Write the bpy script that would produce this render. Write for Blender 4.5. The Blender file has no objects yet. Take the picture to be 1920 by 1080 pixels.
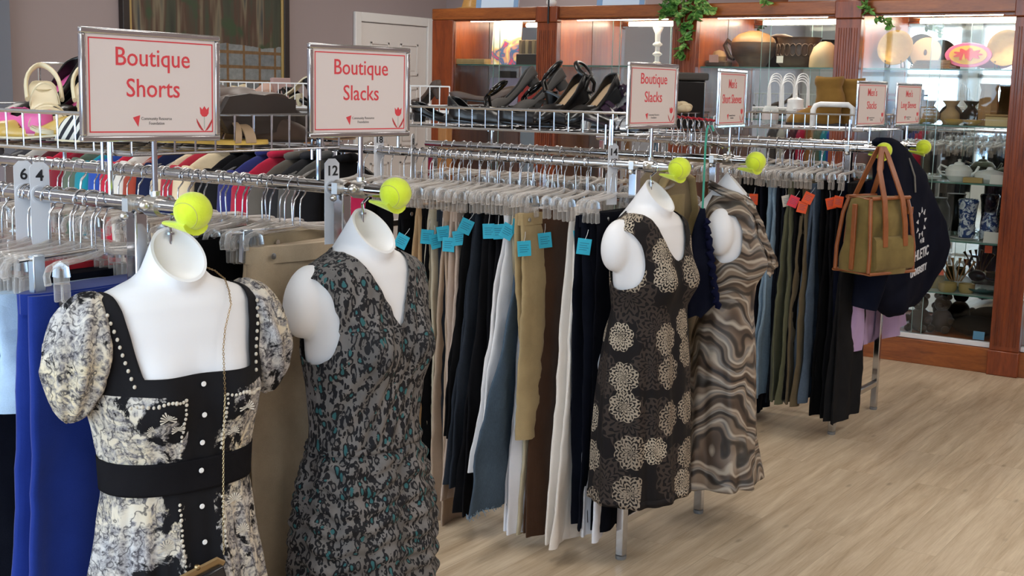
import bpy, bmesh, math, random
from mathutils import Vector, Matrix, Euler, noise
R_ = math.radians
rnd = random.Random(7)
scn = bpy.context.scene
COL = scn.collection

# ------------------------------------------------------------------ camera
CF, CYAW, CPIT, CROL, CH = 2389.6, R_(33.96), R_(8.93), R_(1.25), 1.467
fw = Vector((-math.sin(CYAW)*math.cos(CPIT), math.cos(CYAW)*math.cos(CPIT), -math.sin(CPIT)))
r0 = Vector((math.cos(CYAW), math.sin(CYAW), 0)); u0 = r0.cross(fw)
rt = math.cos(CROL)*r0 + math.sin(CROL)*u0
up = -math.sin(CROL)*r0 + math.cos(CROL)*u0
cam = bpy.data.objects.new('camera', bpy.data.cameras.new('camera')); COL.objects.link(cam)
cam.data.sensor_width = 36; cam.data.lens = CF*36/1920
cam.data.clip_start = .05; cam.data.clip_end = 60
M = Matrix.Identity(4)
for i in range(3):
    M[i][0], M[i][1], M[i][2] = rt[i], up[i], -fw[i]
M[2][3] = CH
cam.matrix_world = M
scn.camera = cam

def at(u, v, **k):
    """the point seen at (u,v) on a plane X=, Y= or Z="""
    d = fw + rt*((u-960)/CF) - up*((v-540)/CF)
    a, c = next(iter(k.items())); i = 'XYZ'.index(a)
    o = Vector((0, 0, CH)); return o + d*((c-o[i])/d[i])

# ------------------------------------------------------------------ world, exposure
w = bpy.data.worlds.new('world'); scn.world = w; w.use_nodes = True
w.node_tree.nodes['Background'].inputs[0].default_value = (.75, .85, 1, 1)
w.node_tree.nodes['Background'].inputs[1].default_value = .25
scn.view_settings.view_transform = 'Standard'; scn.view_settings.look = 'None'
scn.view_settings.gamma = 1; scn.view_settings.use_curve_mapping = False
scn.view_settings.exposure = 0.4
cy = scn.cycles
cy.max_bounces = 8; cy.diffuse_bounces = 4; cy.glossy_bounces = 4; cy.transmission_bounces = 4
cy.transparent_max_bounces = 24; cy.caustics_reflective = False; cy.caustics_refractive = False
cy.sample_clamp_indirect = 6

def area(name, loc, rot, sx, sy, power, col):
    l = bpy.data.lights.new(name, 'AREA'); l.shape = 'RECTANGLE'; l.size = sx; l.size_y = sy
    l.energy = power; l.color = col
    o = bpy.data.objects.new(name, l); COL.objects.link(o); o.location = loc; o.rotation_euler = rot
    return o
# fluorescent troffers in the ceiling (the panels themselves are built with the room)
LAMPS = [(x, y) for x in (-5.4, -2.6, .2, 2.6) for y in (-.8, 2.6, 5.6, 8.1)]  # the rearmost row is added to brighten the wall with the door
for x, y in LAMPS:
    area('ceiling_lamp', (x, y, 2.94), (0, 0, 0), .55, 1.15, 12, (1, .94, .87))

# ------------------------------------------------------------------ node helpers
def srgb(h):
    h = h.lstrip('#'); c = [int(h[i:i+2], 16)/255 for i in (0, 2, 4)]
    return tuple(x/12.92 if x <= .04045 else ((x+.055)/1.055)**2.4 for x in c) + (1,)
def C_(c): return srgb(c) if isinstance(c, str) else (tuple(c)+(1,))[:4]
class NT:
    def __init__(s, name):
        s.m = bpy.data.materials.new(name); s.m.use_nodes = True; s.t = s.m.node_tree
        s.b = s.t.nodes['Principled BSDF']; s.out = s.t.nodes['Material Output']
    def n(s, typ, ins=None, **p):
        x = s.t.nodes.new('ShaderNode'+typ)
        for k, v in p.items(): setattr(x, k, v)
        for k, v in (ins or {}).items(): s.put(x.inputs[k], v)
        return x
    def put(s, sock, v):
        if isinstance(v, bpy.types.NodeSocket): s.t.links.new(v, sock)
        elif hasattr(v, 'outputs'): s.t.links.new(v.outputs[0], sock)
        else: sock.default_value = v
    def set(s, **k):
        for a, v in k.items(): s.put(s.b.inputs[a.replace('_', ' ')], v)
        return s
    def math(s, op, a, b=0., c=None):
        d = {0: a, 1: b}
        if c is not None: d[2] = c
        return s.n('Math', d, operation=op).outputs[0]
    def mix(s, f, a, b, blend='MIX'):
        x = s.n('Mix', data_type='RGBA', blend_type=blend)
        s.put(x.inputs[0], f); s.put(x.inputs[6], a); s.put(x.inputs[7], b); return x.outputs[2]
    def ramp(s, f, stops, interp='LINEAR'):
        x = s.n('ValToRGB', {0: f}); r = x.color_ramp; r.interpolation = interp
        while len(r.elements) > len(stops): r.elements.remove(r.elements[-1])
        while len(r.elements) < len(stops): r.elements.new(.5)
        for e, (p, c) in zip(r.elements, stops): e.position = p; e.color = C_(c)
        return x.outputs[0]
    def obj(s, scale=(1, 1, 1), rot=(0, 0, 0), loc=(0, 0, 0)):
        tc = s.n('TexCoord')
        return s.n('Mapping', {0: tc.outputs['Object'], 1: loc, 2: rot, 3: scale}).outputs[0]
    def noise(s, vec, scale, detail=3, rough=.5, dist=0.):
        return s.n('TexNoise', {'Vector': vec, 'Scale': scale, 'Detail': detail, 'Roughness': rough, 'Distortion': dist})
    def bump(s, h, strength=.3, dist=.002):
        s.put(s.b.inputs['Normal'], s.n('Bump', {'Height': h, 'Strength': strength, 'Distance': dist})); return s

MATS = {}
def mat(key, col, rough=.5, metal=0., spec=.5, emit=None, es=0., coat=0.):
    if key in MATS: return MATS[key]
    t = NT(key); t.set(Base_Color=C_(col), Roughness=rough, Metallic=metal)
    t.b.inputs['Specular IOR Level'].default_value = spec
    if coat: t.b.inputs['Coat Weight'].default_value = coat
    if emit: t.set(Emission_Color=C_(emit), Emission_Strength=es)
    MATS[key] = t.m; return t.m
def fabric(key, col, amt=.18, sc=60, rough=.9, wale=None):
    """woven cloth: slight mottling, weave bump, sheen"""
    if key in MATS: return MATS[key]
    t = NT(key); c = C_(col); v = t.obj()
    n1 = t.noise(v, 9, 4, .6); n2 = t.noise(v, sc*9, 2)
    lo = tuple(x*(1-amt) for x in c[:3])+(1,); hi = tuple(min(1, x*(1+amt)+.004) for x in c[:3])+(1,)
    f = t.math('ADD', t.math('MULTIPLY', n1.outputs[0], .7), t.math('MULTIPLY', n2.outputs[0], .3))
    t.set(Base_Color=t.ramp(f, [(.3, lo[:3]), (.7, hi[:3])]), Roughness=rough)
    t.b.inputs['Specular IOR Level'].default_value = .15 if max(c[:3]) > .06 else .06
    t.b.inputs['Sheen Weight'].default_value = .12 if max(c[:3]) > .06 else 0.
    h = n2.outputs[0]
    if wale:
        wv = t.n('TexWave', {'Vector': v, 'Scale': wale, 'Distortion': .3}, bands_direction='Y'); h = wv.outputs[1]
    t.bump(h, .35, .001); MATS[key] = t.m; return t.m
def denim(key, col):
    if key in MATS: return MATS[key]
    t = NT(key); v = t.obj(); c = C_(col)
    n1 = t.noise(v, 5, 5, .65); n2 = t.noise(t.obj((1, 1, .25)), 420, 2)
    f = t.math('ADD', t.math('MULTIPLY', n1.outputs[0], .65), t.math('MULTIPLY', n2.outputs[0], .35))
    t.set(Base_Color=t.ramp(f, [(.3, tuple(x*.65 for x in c[:3])), (.7, tuple(min(1, x*1.35) for x in c[:3]))]), Roughness=.9)
    t.b.inputs['Specular IOR Level'].default_value = .1
    t.bump(n2.outputs[0], .4, .001); MATS[key] = t.m; return t.m
def clear(key, tint=(.86, .86, .86), body=.25, rough=.12, spec=.6):
    """clear moulded plastic / glass: part transparent, part glossy"""
    if key in MATS: return MATS[key]
    t = NT(key); t.set(Base_Color=C_(tint), Roughness=rough)
    t.b.inputs['Specular IOR Level'].default_value = spec
    tr = t.n('BsdfTransparent', {0: C_(tint)})
    lw = t.n('LayerWeight', {0: .35})
    f = t.math('ADD', t.math('MULTIPLY', lw.outputs['Facing'], (1-body-.1)*(.6 if body < .14 else 1.)), body)
    mx = t.n('MixShader', {0: f, 1: tr, 2: t.b})
    t.put(t.out.inputs[0], mx); MATS[key] = t.m; return t.m
def glass_pane(key, tint=(.93, .96, .95), refl=1.):
    if key in MATS: return MATS[key]
    t = NT(key); tr = t.n('BsdfTransparent', {0: C_(tint)}); g = t.n('BsdfGlossy', {0: (1, 1, 1, 1), 1: .02})
    fr = t.n('Fresnel', {0: 1.45})
    mx = t.n('MixShader', {0: t.math('MULTIPLY', fr.outputs[0], refl), 1: tr, 2: g}); t.put(t.out.inputs[0], mx)
    MATS[key] = t.m; return t.m
def emis(key, col, s):
    if key in MATS: return MATS[key]
    t = NT(key); e = t.n('Emission', {0: C_(col), 1: s}); t.put(t.out.inputs[0], e); MATS[key] = t.m; return t.m
def wood(key, a, b, rough=.35, axis=(9, 9, 1.2), sc=3):
    if key in MATS: return MATS[key]
    t = NT(key); v = t.obj(axis)
    n = t.noise(v, sc, 5, .6, .8); n2 = t.noise(v, sc*9, 3)
    f = t.math('ADD', t.math('MULTIPLY', n.outputs[0], .75), t.math('MULTIPLY', n2.outputs[0], .25))
    t.set(Base_Color=t.ramp(f, [(.3, a), (.7, b)]), Roughness=rough)
    t.b.inputs['Coat Weight'].default_value = .25; t.b.inputs['Coat Roughness'].default_value = .2
    t.bump(n2.outputs[0], .08, .001); MATS[key] = t.m; return t.m

CHROME = mat('chrome', (.56, .57, .60), .1, 1.)
STEEL = mat('brushed_steel', (.62, .6, .57), .3, 1.)
WIRE = mat('wire_chrome', (.60, .61, .64), .18, 1.)
WHITE_WIRE = mat('white_coated_wire', (.85, .85, .84), .35)
PLASTIC = clear('clear_hanger_plastic', (.90, .88, .86), .13, .07, .9)
CLIPM = mat('clip_metal', (.5, .55, .6), .25, 1.)
BLACK = fabric('black_cloth', '#0a0a0c')
MANNEQ = mat('mannequin_white', (.80, .80, .82), .42, spec=.35)

# ------------------------------------------------------------------ mesh helpers
class MB:
    def __init__(s): s.v = []; s.f = []
    def add(s, vs, fs, mtx=None):
        o = len(s.v)
        s.v += [tuple(mtx @ Vector(p)) if mtx is not None else tuple(p) for p in vs]
        s.f += [tuple(i+o for i in f) for f in fs]; return s
    def box(s, x0, x1, y0, y1, z0, z1, mtx=None):
        vs = [(x, y, z) for z in (z0, z1) for y in (y0, y1) for x in (x0, x1)]
        return s.add(vs, [(0, 2, 3, 1), (4, 5, 7, 6), (0, 1, 5, 4), (2, 6, 7, 3), (0, 4, 6, 2), (1, 3, 7, 5)], mtx)
    def cbox(s, c, d, mtx=None):
        return s.box(c[0]-d[0]/2, c[0]+d[0]/2, c[1]-d[1]/2, c[1]+d[1]/2, c[2]-d[2]/2, c[2]+d[2]/2, mtx)
    def loft(s, rings, capa=True, capb=True, closed=True, mtx=None):
        n = len(rings[0]); vs = [p for r in rings for p in r]; fs = []
        for i in range(len(rings)-1):
            for j in range(n if closed else n-1):
                k = (j+1) % n
                fs.append((i*n+j, i*n+k, (i+1)*n+k, (i+1)*n+j))
        if capa: fs.append(tuple(range(n))[::-1])
        if capb: fs.append(tuple((len(rings)-1)*n+j for j in range(n)))
        return s.add(vs, fs, mtx)
    def tube(s, pts, r, n=8, closed=False, mtx=None, flat=1.):
        pts = [Vector(p) for p in pts]; rings = []; m = len(pts); prev = None
        for i, p in enumerate(pts):
            a = pts[(i-1) % m] if (closed or i) else p; b = pts[(i+1) % m] if (closed or i < m-1) else p
            t = (b-a).normalized() if (b-a).length > 1e-9 else Vector((0, 0, 1))
            if prev is None:
                g = Vector((0, 0, 1)) if abs(t.z) < .9 else Vector((1, 0, 0)); x = t.cross(g).normalized()
            else: x = (prev - t*prev.dot(t)).normalized()
            prev = x; y = t.cross(x); q = r[i] if isinstance(r, (list, tuple)) else r
            rings.append([p + (x*math.cos(2*math.pi*j/n) + y*math.sin(2*math.pi*j/n)*flat)*q for j in range(n)])
        if closed: rings.append(rings[0]); return s.loft(rings, False, False, True, mtx)
        return s.loft(rings, True, True, True, mtx)
    def lathe(s, prof, n=24, mtx=None, sx=1., sy=1., c=(0, 0, 0)):
        rings = [[(c[0]+r*math.cos(2*math.pi*j/n)*sx, c[1]+r*math.sin(2*math.pi*j/n)*sy, c[2]+z) for j in range(n)] for r, z in prof]
        return s.loft(rings, True, True, True, mtx)
    def ell(s, c, r, n=16, m=10, mtx=None):
        rings = []
        for i in range(m+1):
            a = math.pi*(i/m-.5)*.999
            rings.append([(c[0]+r[0]*math.cos(a)*math.cos(2*math.pi*j/n), c[1]+r[1]*math.cos(a)*math.sin(2*math.pi*j/n), c[2]+r[2]*math.sin(a)) for j in range(n)])
        return s.loft(rings, True, True, True, mtx)
    def prism(s, poly, vec, mtx=None):
        n = len(poly); a = [Vector(p) for p in poly]; b = [p+Vector(vec) for p in a]
        return s.loft([a, b], True, True, True, mtx)
    def mesh(s, name, m=None, smooth=35, subdiv=0):
        me = bpy.data.meshes.new(name); me.from_pydata(s.v, [], s.f); me.update()
        if m: me.materials.append(m)
        bm = bmesh.new(); bm.from_mesh(me); bmesh.ops.recalc_face_normals(bm, faces=bm.faces); bm.to_mesh(me); bm.free()
        if smooth:
            me.shade_smooth(); me.set_sharp_from_angle(angle=R_(smooth))
        return me
    def build(s, name, m, parent=None, loc=(0, 0, 0), rot=(0, 0, 0), smooth=35, bevel=0, subdiv=0, label=None, solid=0):
        o = bpy.data.objects.new(name, s.mesh(name, m, smooth)); COL.objects.link(o)
        o.location = loc; o.rotation_euler = rot
        if parent: o.parent = parent
        if bevel:
            b = o.modifiers.new('bevel', 'BEVEL'); b.width = bevel; b.segments = 2; b.limit_method = 'ANGLE'
        if solid:
            b = o.modifiers.new('solid', 'SOLIDIFY'); b.thickness = solid
        if subdiv:
            b = o.modifiers.new('sub', 'SUBSURF'); b.levels = subdiv; b.render_levels = subdiv
        if label: o['label'] = label
        return o
def tag(o, label, cat, group=None, kind=None):
    if label: o['label'] = label
    if cat: o['category'] = cat
    if group: o['group'] = group
    if kind: o['kind'] = kind
    return o
def thing(name, label, cat, loc=(0, 0, 0), rz=0., group=None, rot=None):
    o = bpy.data.objects.new(name, None); COL.objects.link(o); o.empty_display_size = .05
    o.location = loc; o.rotation_euler = rot or (0, 0, rz); return tag(o, label, cat, group)
def struct(mb, name, m, **k):
    o = mb.build(name, m, **k); o['kind'] = 'structure'; return o
def kids(o): return [c for c in o.children]
def copy_tree(o, loc=None, rot=None, label=None, group=None, parent=None):
    c = o.copy(); COL.objects.link(c)
    if parent is not None: c.parent = parent
    if loc is not None: c.location = loc
    if rot is not None: c.rotation_euler = rot
    if label: c['label'] = label
    if group: c['group'] = group
    for ch in kids(o): copy_tree(ch, parent=c)
    return c
def lerp(a, b, t): return a+(b-a)*t
def smst(t): t = max(0, min(1, t)); return t*t*(3-2*t)
def text_mesh(txt, size, depth=.0006, spacing=1., bold=0.):
    cu = bpy.data.curves.new('t', 'FONT'); cu.body = txt; cu.size = size; cu.extrude = depth; cu.align_x = 'CENTER'; cu.align_y = 'CENTER'
    cu.space_line = spacing; cu.resolution_u = 3; cu.offset = bold
    o = bpy.data.objects.new('t', cu); COL.objects.link(o)
    dg = bpy.context.evaluated_depsgraph_get(); me = bpy.data.meshes.new_from_object(o.evaluated_get(dg))
    bpy.data.objects.remove(o); bpy.data.curves.remove(cu); return me
# letters are laid in x/y; this turns them to stand in the y/z plane facing +x
STAND = Matrix(((0, 0, 1, 0), (1, 0, 0, 0), (0, 1, 0, 0), (0, 0, 0, 1)))
def text_obj(name, txt, size, m, parent, loc, spacing=1., bold=0., sx=1., depth=.0006):
    me = text_mesh(txt, size, depth, spacing, bold); me.transform(STAND @ Matrix.Diagonal((sx, 1, 1, 1))); me.materials.clear(); me.materials.append(m)
    o = bpy.data.objects.new(name, me); COL.objects.link(o); o.parent = parent; o.location = loc; return o

# ------------------------------------------------------------------ room
XW, YB, XR, YF, ZC = -7.0, 9.25, 3.6, -2.9, 3.0
def wall_mat(key, col):
    t = NT(key); v = t.obj(); n = t.noise(v, 90, 3); n2 = t.noise(v, .8, 2)
    c = C_(col); t.set(Base_Color=t.ramp(n2.outputs[0], [(.3, tuple(x*.95 for x in c[:3])), (.7, tuple(x*1.05 for x in c[:3]))]), Roughness=.85)
    t.bump(n.outputs[0], .12, .002); return t.m
WALL = wall_mat('mauve_wall_paint', '#998c8c')
def floor_mat():
    t = NT('light_oak_vinyl_plank'); tc = t.n('TexCoord')
    mp = t.n('Mapping', {0: tc.outputs['Object'], 2: (0, 0, R_(90))}).outputs[0]
    br = t.n('TexBrick', {'Vector': mp, 'Color1': (0, 0, 0, 1), 'Color2': (1, 1, 1, 1), 'Mortar': (.45, .45, .45, 1), 'Scale': 1., 'Mortar Size': .0012,
                          'Mortar Smooth': .3, 'Bias': 0., 'Brick Width': 1.2, 'Row Height': .15})
    br.offset = .37
    sh = t.n('VectorMath', {0: mp, 1: br.outputs[0]}, operation='ADD').outputs[0]
    st = t.n('Mapping', {0: sh, 3: (.6, 7, 1)}).outputs[0]
    n = t.noise(st, 3.2, 6, .6, .6); n2 = t.noise(t.n('Mapping', {0: sh, 3: (3, 60, 1)}).outputs[0], 3, 4)
    f = t.math('ADD', t.math('MULTIPLY', n.outputs[0], .7), t.math('MULTIPLY', n2.outputs[0], .3))
    base = t.ramp(f, [(.26, '#8f7b62'), (.42, '#b39e83'), (.55, '#c4b197'), (.75, '#dccbb0')])
    tone = t.mix(t.math('MULTIPLY', br.outputs[0], .16), base, (.42, .36, .28, 1))
    kn = t.n('TexVoronoi', {'Vector': t.n('Mapping', {0: mp, 3: (.9, 2.4, 1)}).outputs[0], 'Scale': 3.2})
    knm = t.ramp(kn.outputs['Distance'], [(.02, (1, 1, 1)), (.09, (0, 0, 0))])
    tone = t.mix(t.math('MULTIPLY', knm, .5), tone, (.16, .12, .08, 1))
    seam = t.math('MULTIPLY', br.outputs['Fac'], .35)
    t.set(Base_Color=t.mix(seam, tone, (.2, .16, .11, 1)), Roughness=.42)
    t.b.inputs['Specular IOR Level'].default_value = .35
    t.bump(t.math('SUBTRACT', n2.outputs[0], t.math('MULTIPLY', br.outputs['Fac'], 2)), .08, .001); return t.m
struct(MB().box(XW-.1, XR+.1, YF-.1, YB+.1, -.1, 0), 'floor', floor_mat())
CEIL = mat('ceiling_white', (.66, .65, .63), .9)
struct(MB().box(XW-.1, XR+.1, YF-.1, YB+.1, ZC, ZC+.1), 'ceiling', CEIL)
struct(MB().box(XW-.12, XW, YF-.1, YB+.1, 0, ZC), 'wall_left', WALL)
struct(MB().box(XW-.12, XR+.12, YB, YB+.12, 0, ZC), 'wall_back', WALL)
struct(MB().box(XR, XR+.12, YF-.1, YB+.1, 0, ZC), 'wall_right', WALL)
# street side, behind the viewer: wall with shop windows (they show in the cabinet mirrors)
FRONT = mat('front_wall_paint', (.62, .6, .58), .8)
WIN = [(-6.3, -4.75), (-4.55, -3.0), (-2.8, -1.25), (-1.05, .5), (.7, 2.25)]
mbf = MB()
mbf.box(XW-.1, XR+.1, YF-.12, YF, 0, .55); mbf.box(XW-.1, XR+.1, YF-.12, YF, 2.45, ZC)
xs = [XW-.1] + [x for w_ in WIN for x in w_] + [XR+.1]
for i in range(0, len(xs), 2): mbf.box(xs[i], xs[i+1], YF-.12, YF, .55, 2.45)
struct(mbf, 'wall_front', FRONT)
def day_mat():
    t = NT('daylight_pane'); v = t.obj((1, 1, .5)); n = t.noise(v, 1.6, 3, .6); sp = t.n('SeparateXYZ', {0: t.n('TexCoord').outputs['Object']})
    f = t.math('ADD', t.math('MULTIPLY', n.outputs[0], 1.1), t.math('MULTIPLY', t.math('SUBTRACT', sp.outputs[2], 1.5), .30))
    e = t.n('Emission', {0: t.ramp(f, [(.30, (.14, .23, .36)), (.46, (.38, .60, .90)), (.56, (.66, .84, 1.)), (.8, (.76, .90, 1.))]), 1: 7.8}); t.put(t.out.inputs[0], e); return t.m
DAY = day_mat()
ALU = mat('white_window_frame', (.8, .8, .8), .4)
for i, (a, b) in enumerate(WIN):
    wn = struct(MB().box(a, b, YF-.09, YF-.08, .55, 2.45), 'window_%d' % (i+1), DAY)
    f = MB(); c = (a+b)/2
    for x in (a+.03, c, b-.03): f.box(x-.03, x+.03, YF-.075, YF-.02, .55, 2.45)
    for z in (.58, 1.75, 2.42): f.box(a, b, YF-.075, YF-.02, z-.03, z+.03)
    f.build('window_frame', ALU, wn)
LAMPM = emis('troffer_diffuser', (1, .95, .88), 3.)
for k, (x, y) in enumerate(LAMPS):  # the added rearmost row gets panels too
    o = thing('ceiling_light', 'white fluorescent ceiling light panel in the shop ceiling', 'ceiling light', (x, y, ZC), 0, 'ceiling light panels')
    MB().box(-.32, .32, -.62, .62, -.03, -.001).build('frame', ALU, o); MB().box(-.27, .27, -.57, .57, -.034, -.0305).build('diffuser', LAMPM, o)
TRIM = mat('trim_white', (.74, .73, .71), .5)
struct(MB().box(XW, XW+.015, YF, 7.95, 0, .1), 'baseboard_left', TRIM)
struct(MB().box(XW, XR, YB-.015, YB, 0, .1), 'baseboard_back', TRIM)
# white panelled door in the left wall
dy0, dy1, dz = 8.0, 9.03, 2.05
d1 = struct(MB().box(XW+.002, XW+.012, dy0+.08, dy1-.08, 0.01, dz-.08), 'door_1', mat('door_white', (.72, .69, .66), .45))
pn = MB()
for ya, yb in ((dy0+.2, dy0+.44), (dy1-.44, dy1-.2)):
    for za, zb in ((1.55, 1.82), (.95, 1.45), (.2, .82)):
        for q in ((ya, yb, za, za+.02), (ya, yb, zb-.02, zb), (ya, ya+.02, za, zb), (yb-.02, yb, za, zb)):
            pn.box(XW+.012, XW+.022, *q)
        pn.box(XW+.012, XW+.018, ya+.04, yb-.04, za+.04, zb-.04)
pn.build('door_panel', MATS['door_white'], d1, bevel=.003)
kb = MB(); kb.ell((XW+.07, dy0+.14, .98), (.03, .03, .03)); kb.tube([(XW+.01, dy0+.14, .98), (XW+.06, dy0+.14, .98)], .012); kb.build('door_handle', STEEL, d1)
cs = MB()
cs.box(XW+.001, XW+.03, dy0, dy0+.075, 0, dz); cs.box(XW+.001, XW+.03, dy1-.075, dy1, 0, dz); cs.box(XW+.001, XW+.03, dy0+.075, dy1-.075, dz-.075, dz)
struct(cs, 'trim_1', TRIM, bevel=.006)
# blue-grey pilaster at the far left edge of the view
pcol = at(0, 80, X=-6.9)
struct(MB().box(XW+.001, XW+.12, pcol.y-.5, pcol.y+.06, 0, ZC), 'trim_2', mat('bluegrey_column', '#6f7480', .7))

# framed painting on the left wall
py0, py1, pz0, pz1 = 5.66, 7.22, 1.2, 2.3
pt = thing('framed_painting', 'large dark framed painting of a courtyard hanging on the mauve wall', 'painting', (XW, (py0+py1)/2, 0))
hw = (py1-py0)/2
fr = MB(); fo = MB()
for (a, b, c, d) in ((-hw, hw, pz0, pz0+.055), (-hw, hw, pz1-.055, pz1), (-hw, -hw+.055, pz0, pz1), (hw-.055, hw, pz0, pz1)): fr.box(.002, .05, a, b, c, d)
i_ = .055
for (a, b, c, d) in ((-hw+i_, hw-i_, pz0+i_, pz0+i_+.022), (-hw+i_, hw-i_, pz1-i_-.022, pz1-i_), (-hw+i_, -hw+i_+.022, pz0+i_, pz1-i_), (hw-i_-.022, hw-i_, pz0+i_, pz1-i_)): fo.box(.002, .042, a, b, c, d)
fr.build('outer_frame', mat('frame_dark', '#2c2522', .4), pt, bevel=.005, label='dark outer frame'); fo.build('gilt_liner', mat('frame_gilt', '#b39a63', .4, .4), pt, bevel=.003, label='gilt liner')
def paint_mat():
    t = NT('courtyard_canvas'); tc = t.n('TexCoord'); sp = t.n('SeparateXYZ', {0: tc.outputs['Object']}); y, z = sp.outputs[1], sp.outputs[2]
    v = t.obj((1, 1, 1)); nz = t.noise(v, 26, 5, .7); n2 = t.noise(v, 3.1, 3, .6)
    cv = t.n('CombineXYZ', {0: y, 1: z}).outputs[0]
    br = t.n('TexBrick', {'Vector': cv, 'Color1': srgb('#868c90'), 'Color2': srgb('#a5a9a8'), 'Mortar': srgb('#8d6b45'), 'Scale': 1., 'Mortar Size': .012, 'Brick Width': .16, 'Row Height': .105}); br.offset = 0.
    pave = t.mix(nz.outputs[0], br.outputs[0], srgb('#5a5f60'), 'OVERLAY')
    wv = t.n('TexNoise', {'Vector': t.n('CombineXYZ', {0: t.math('MULTIPLY', y, 7.), 1: t.math('MULTIPLY', z, .6)}).outputs[0], 'Scale': 1., 'Detail': 3.})
    tw = t.ramp(wv.outputs[0], [(.3, '#2a2a22'), (.42, '#3d4233'), (.5, '#4a3428'), (.56, '#736a56'), (.62, '#343a3c'), (.75, '#5b3a26')])
    tw = t.mix(t.ramp(n2.outputs[0], [(.55, (0, 0, 0)), (.62, (1, 1, 1))]), tw, srgb('#33452c'))
    f = t.ramp(z, [(1.715, (0, 0, 0)), (1.735, (1, 1, 1))]) if False else t.math('GREATER_THAN', t.math('ADD', z, t.math('MULTIPLY', t.math('SUBTRACT', n2.outputs[0], .5), .12)), 1.73)
    t.set(Base_Color=t.mix(f, pave, tw), Roughness=.6); return t.m
MB().box(.004, .03, -hw+.07, hw-.07, pz0+.07, pz1-.07).build('canvas', paint_mat(), pt, label='painted courtyard with paving and doorways')

# ------------------------------------------------------------------ clothes racks
RY = [1.529, 2.086, 3.405, 3.962, 5.281, 5.838]
HR, XP, XE, RL, RW = 1.244, -1.855, -1.722, 1.2, .557
RNAME = ['nearest', 'middle', 'farthest']
def rack(i, label):
    o = thing('clothes_rack', label, 'clothes rack', (XP, RY[2*i], 0), 0, 'double rail clothes racks')
    for x in (0, -RL):
        for y in (0, RW):
            MB().box(x-.014, x+.014, y-.014, y+.014, .012, HR-.012).build('post', CHROME, o, bevel=.003)
            MB().lathe([(.0, 0), (.017, 0), (.018, .012), (.0, .013)], 12, c=(x, y, 0)).build('foot_glide', mat('grey_glide', (.2, .2, .2), .5), o)
        MB().box(x-.012, x+.012, .013, RW-.013, .115, .14).build('crossbar', STEEL, o, bevel=.003)
        MB().box(x-.01, x+.01, .013, RW-.013, .94, .965).build('crossbar', CHROME, o, bevel=.003)
    MB().box(-RL, 0, RW/2-.012, RW/2+.012, .115, .139).build('bottom_stretcher', CHROME, o, bevel=.003)
    for y in (0, RW):
        MB().tube([(-RL-.03, y, HR), (XE-XP, y, HR)], .0145, 14).build('rail', CHROME, o)
        cl = MB(); cl.tube([(.014, y, HR), (-.016, y, HR)], .0172, 14); cl.box(-.008, .008, y-.026, y-.016, HR-.012, HR+.012); cl.ell((0, y-.028, HR-.02), (.008, .008, .008), 8, 6); cl.build('rail_clamp', STEEL, o)
    return o
rack(0, 'nearest chrome clothes rack holding the blue trousers and the two nearest mannequins')
rack(1, 'middle chrome clothes rack holding slacks with blue price tags')
rack(2, 'farthest chrome clothes rack holding jeans with orange price tags')

# wire shoe trays that ride on rods above the rails
def tray(name, label, L, W, H, loc, rods=True, cell=.052, rz=0):
    o = thing(name, label, 'wire tray', loc, rz, 'wire trays of shoes above the racks')
    r = MB()
    for z, rr in ((0, .004), (H, .0045)):
        r.tube([(0, 0, z), (-L, 0, z), (-L, W, z), (0, W, z)], rr, 6, True)
    r.build('rim', WIRE, o)
    g = MB()
    n = round(L/cell); m = round(W/cell)
    for k in range(n+1):
        x = -L*k/n
        g.tube([(x, 0, H), (x, 0, 0), (x, W, 0), (x, W, H)], .0026, 5)
    for k in range(m+1):
        y = W*k/m
        g.tube([(0, y, H), (0, y, 0), (-L, y, 0), (-L, y, H)], .0026, 5)
    g.build('wire_grid', WIRE, o)
    if rods:
        for x in (-.06, -L+.06):
            for y in (0, W):
                q = MB(); q.tube([(x, y, H*.7), (x, y, -.075)], .005, 8)
                for d in (-.012, .012): q.tube([(x+d, y-.007, .03), (x+d, y-.007, -.03)], .0032, 6)
                q.build('support_rod', CHROME, o)
    return o
TZ = 1.332
tray('wire_shoe_tray', 'wire tray with pale and striped shoes behind the Boutique Shorts sign', 1.0, RW, .07, (-1.865, RY[0], TZ))
tray('wire_shoe_tray', 'wire tray with black sandals and wedges above the blue tagged slacks', .95, RW, .066, (-1.885, RY[2], TZ))
tray('wire_shoe_tray', 'wire tray with tan boots and white cup above the orange tagged jeans', .62, RW, .066, (-1.80, RY[4], 1.318))
# hook shaped end wire standing at the far left of the nearest tray
a0 = at(72, 140, Y=RY[0]+.4); 
b0 = MB(); b0.tube([(0, 0, 0), (0, 0, .16), (.01, 0, .168), (.2, 0, .168), (.2, 0, 0)], .004, 6)
tag(b0.build('bent_wire_stand', WIRE, None, (at(72, 88, Y=RY[0]+.4).x, RY[0]+.4, TZ+.0), smooth=60), 'thin bent chrome wire stand rising behind the pink lined shoe', 'wire stand')

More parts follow.
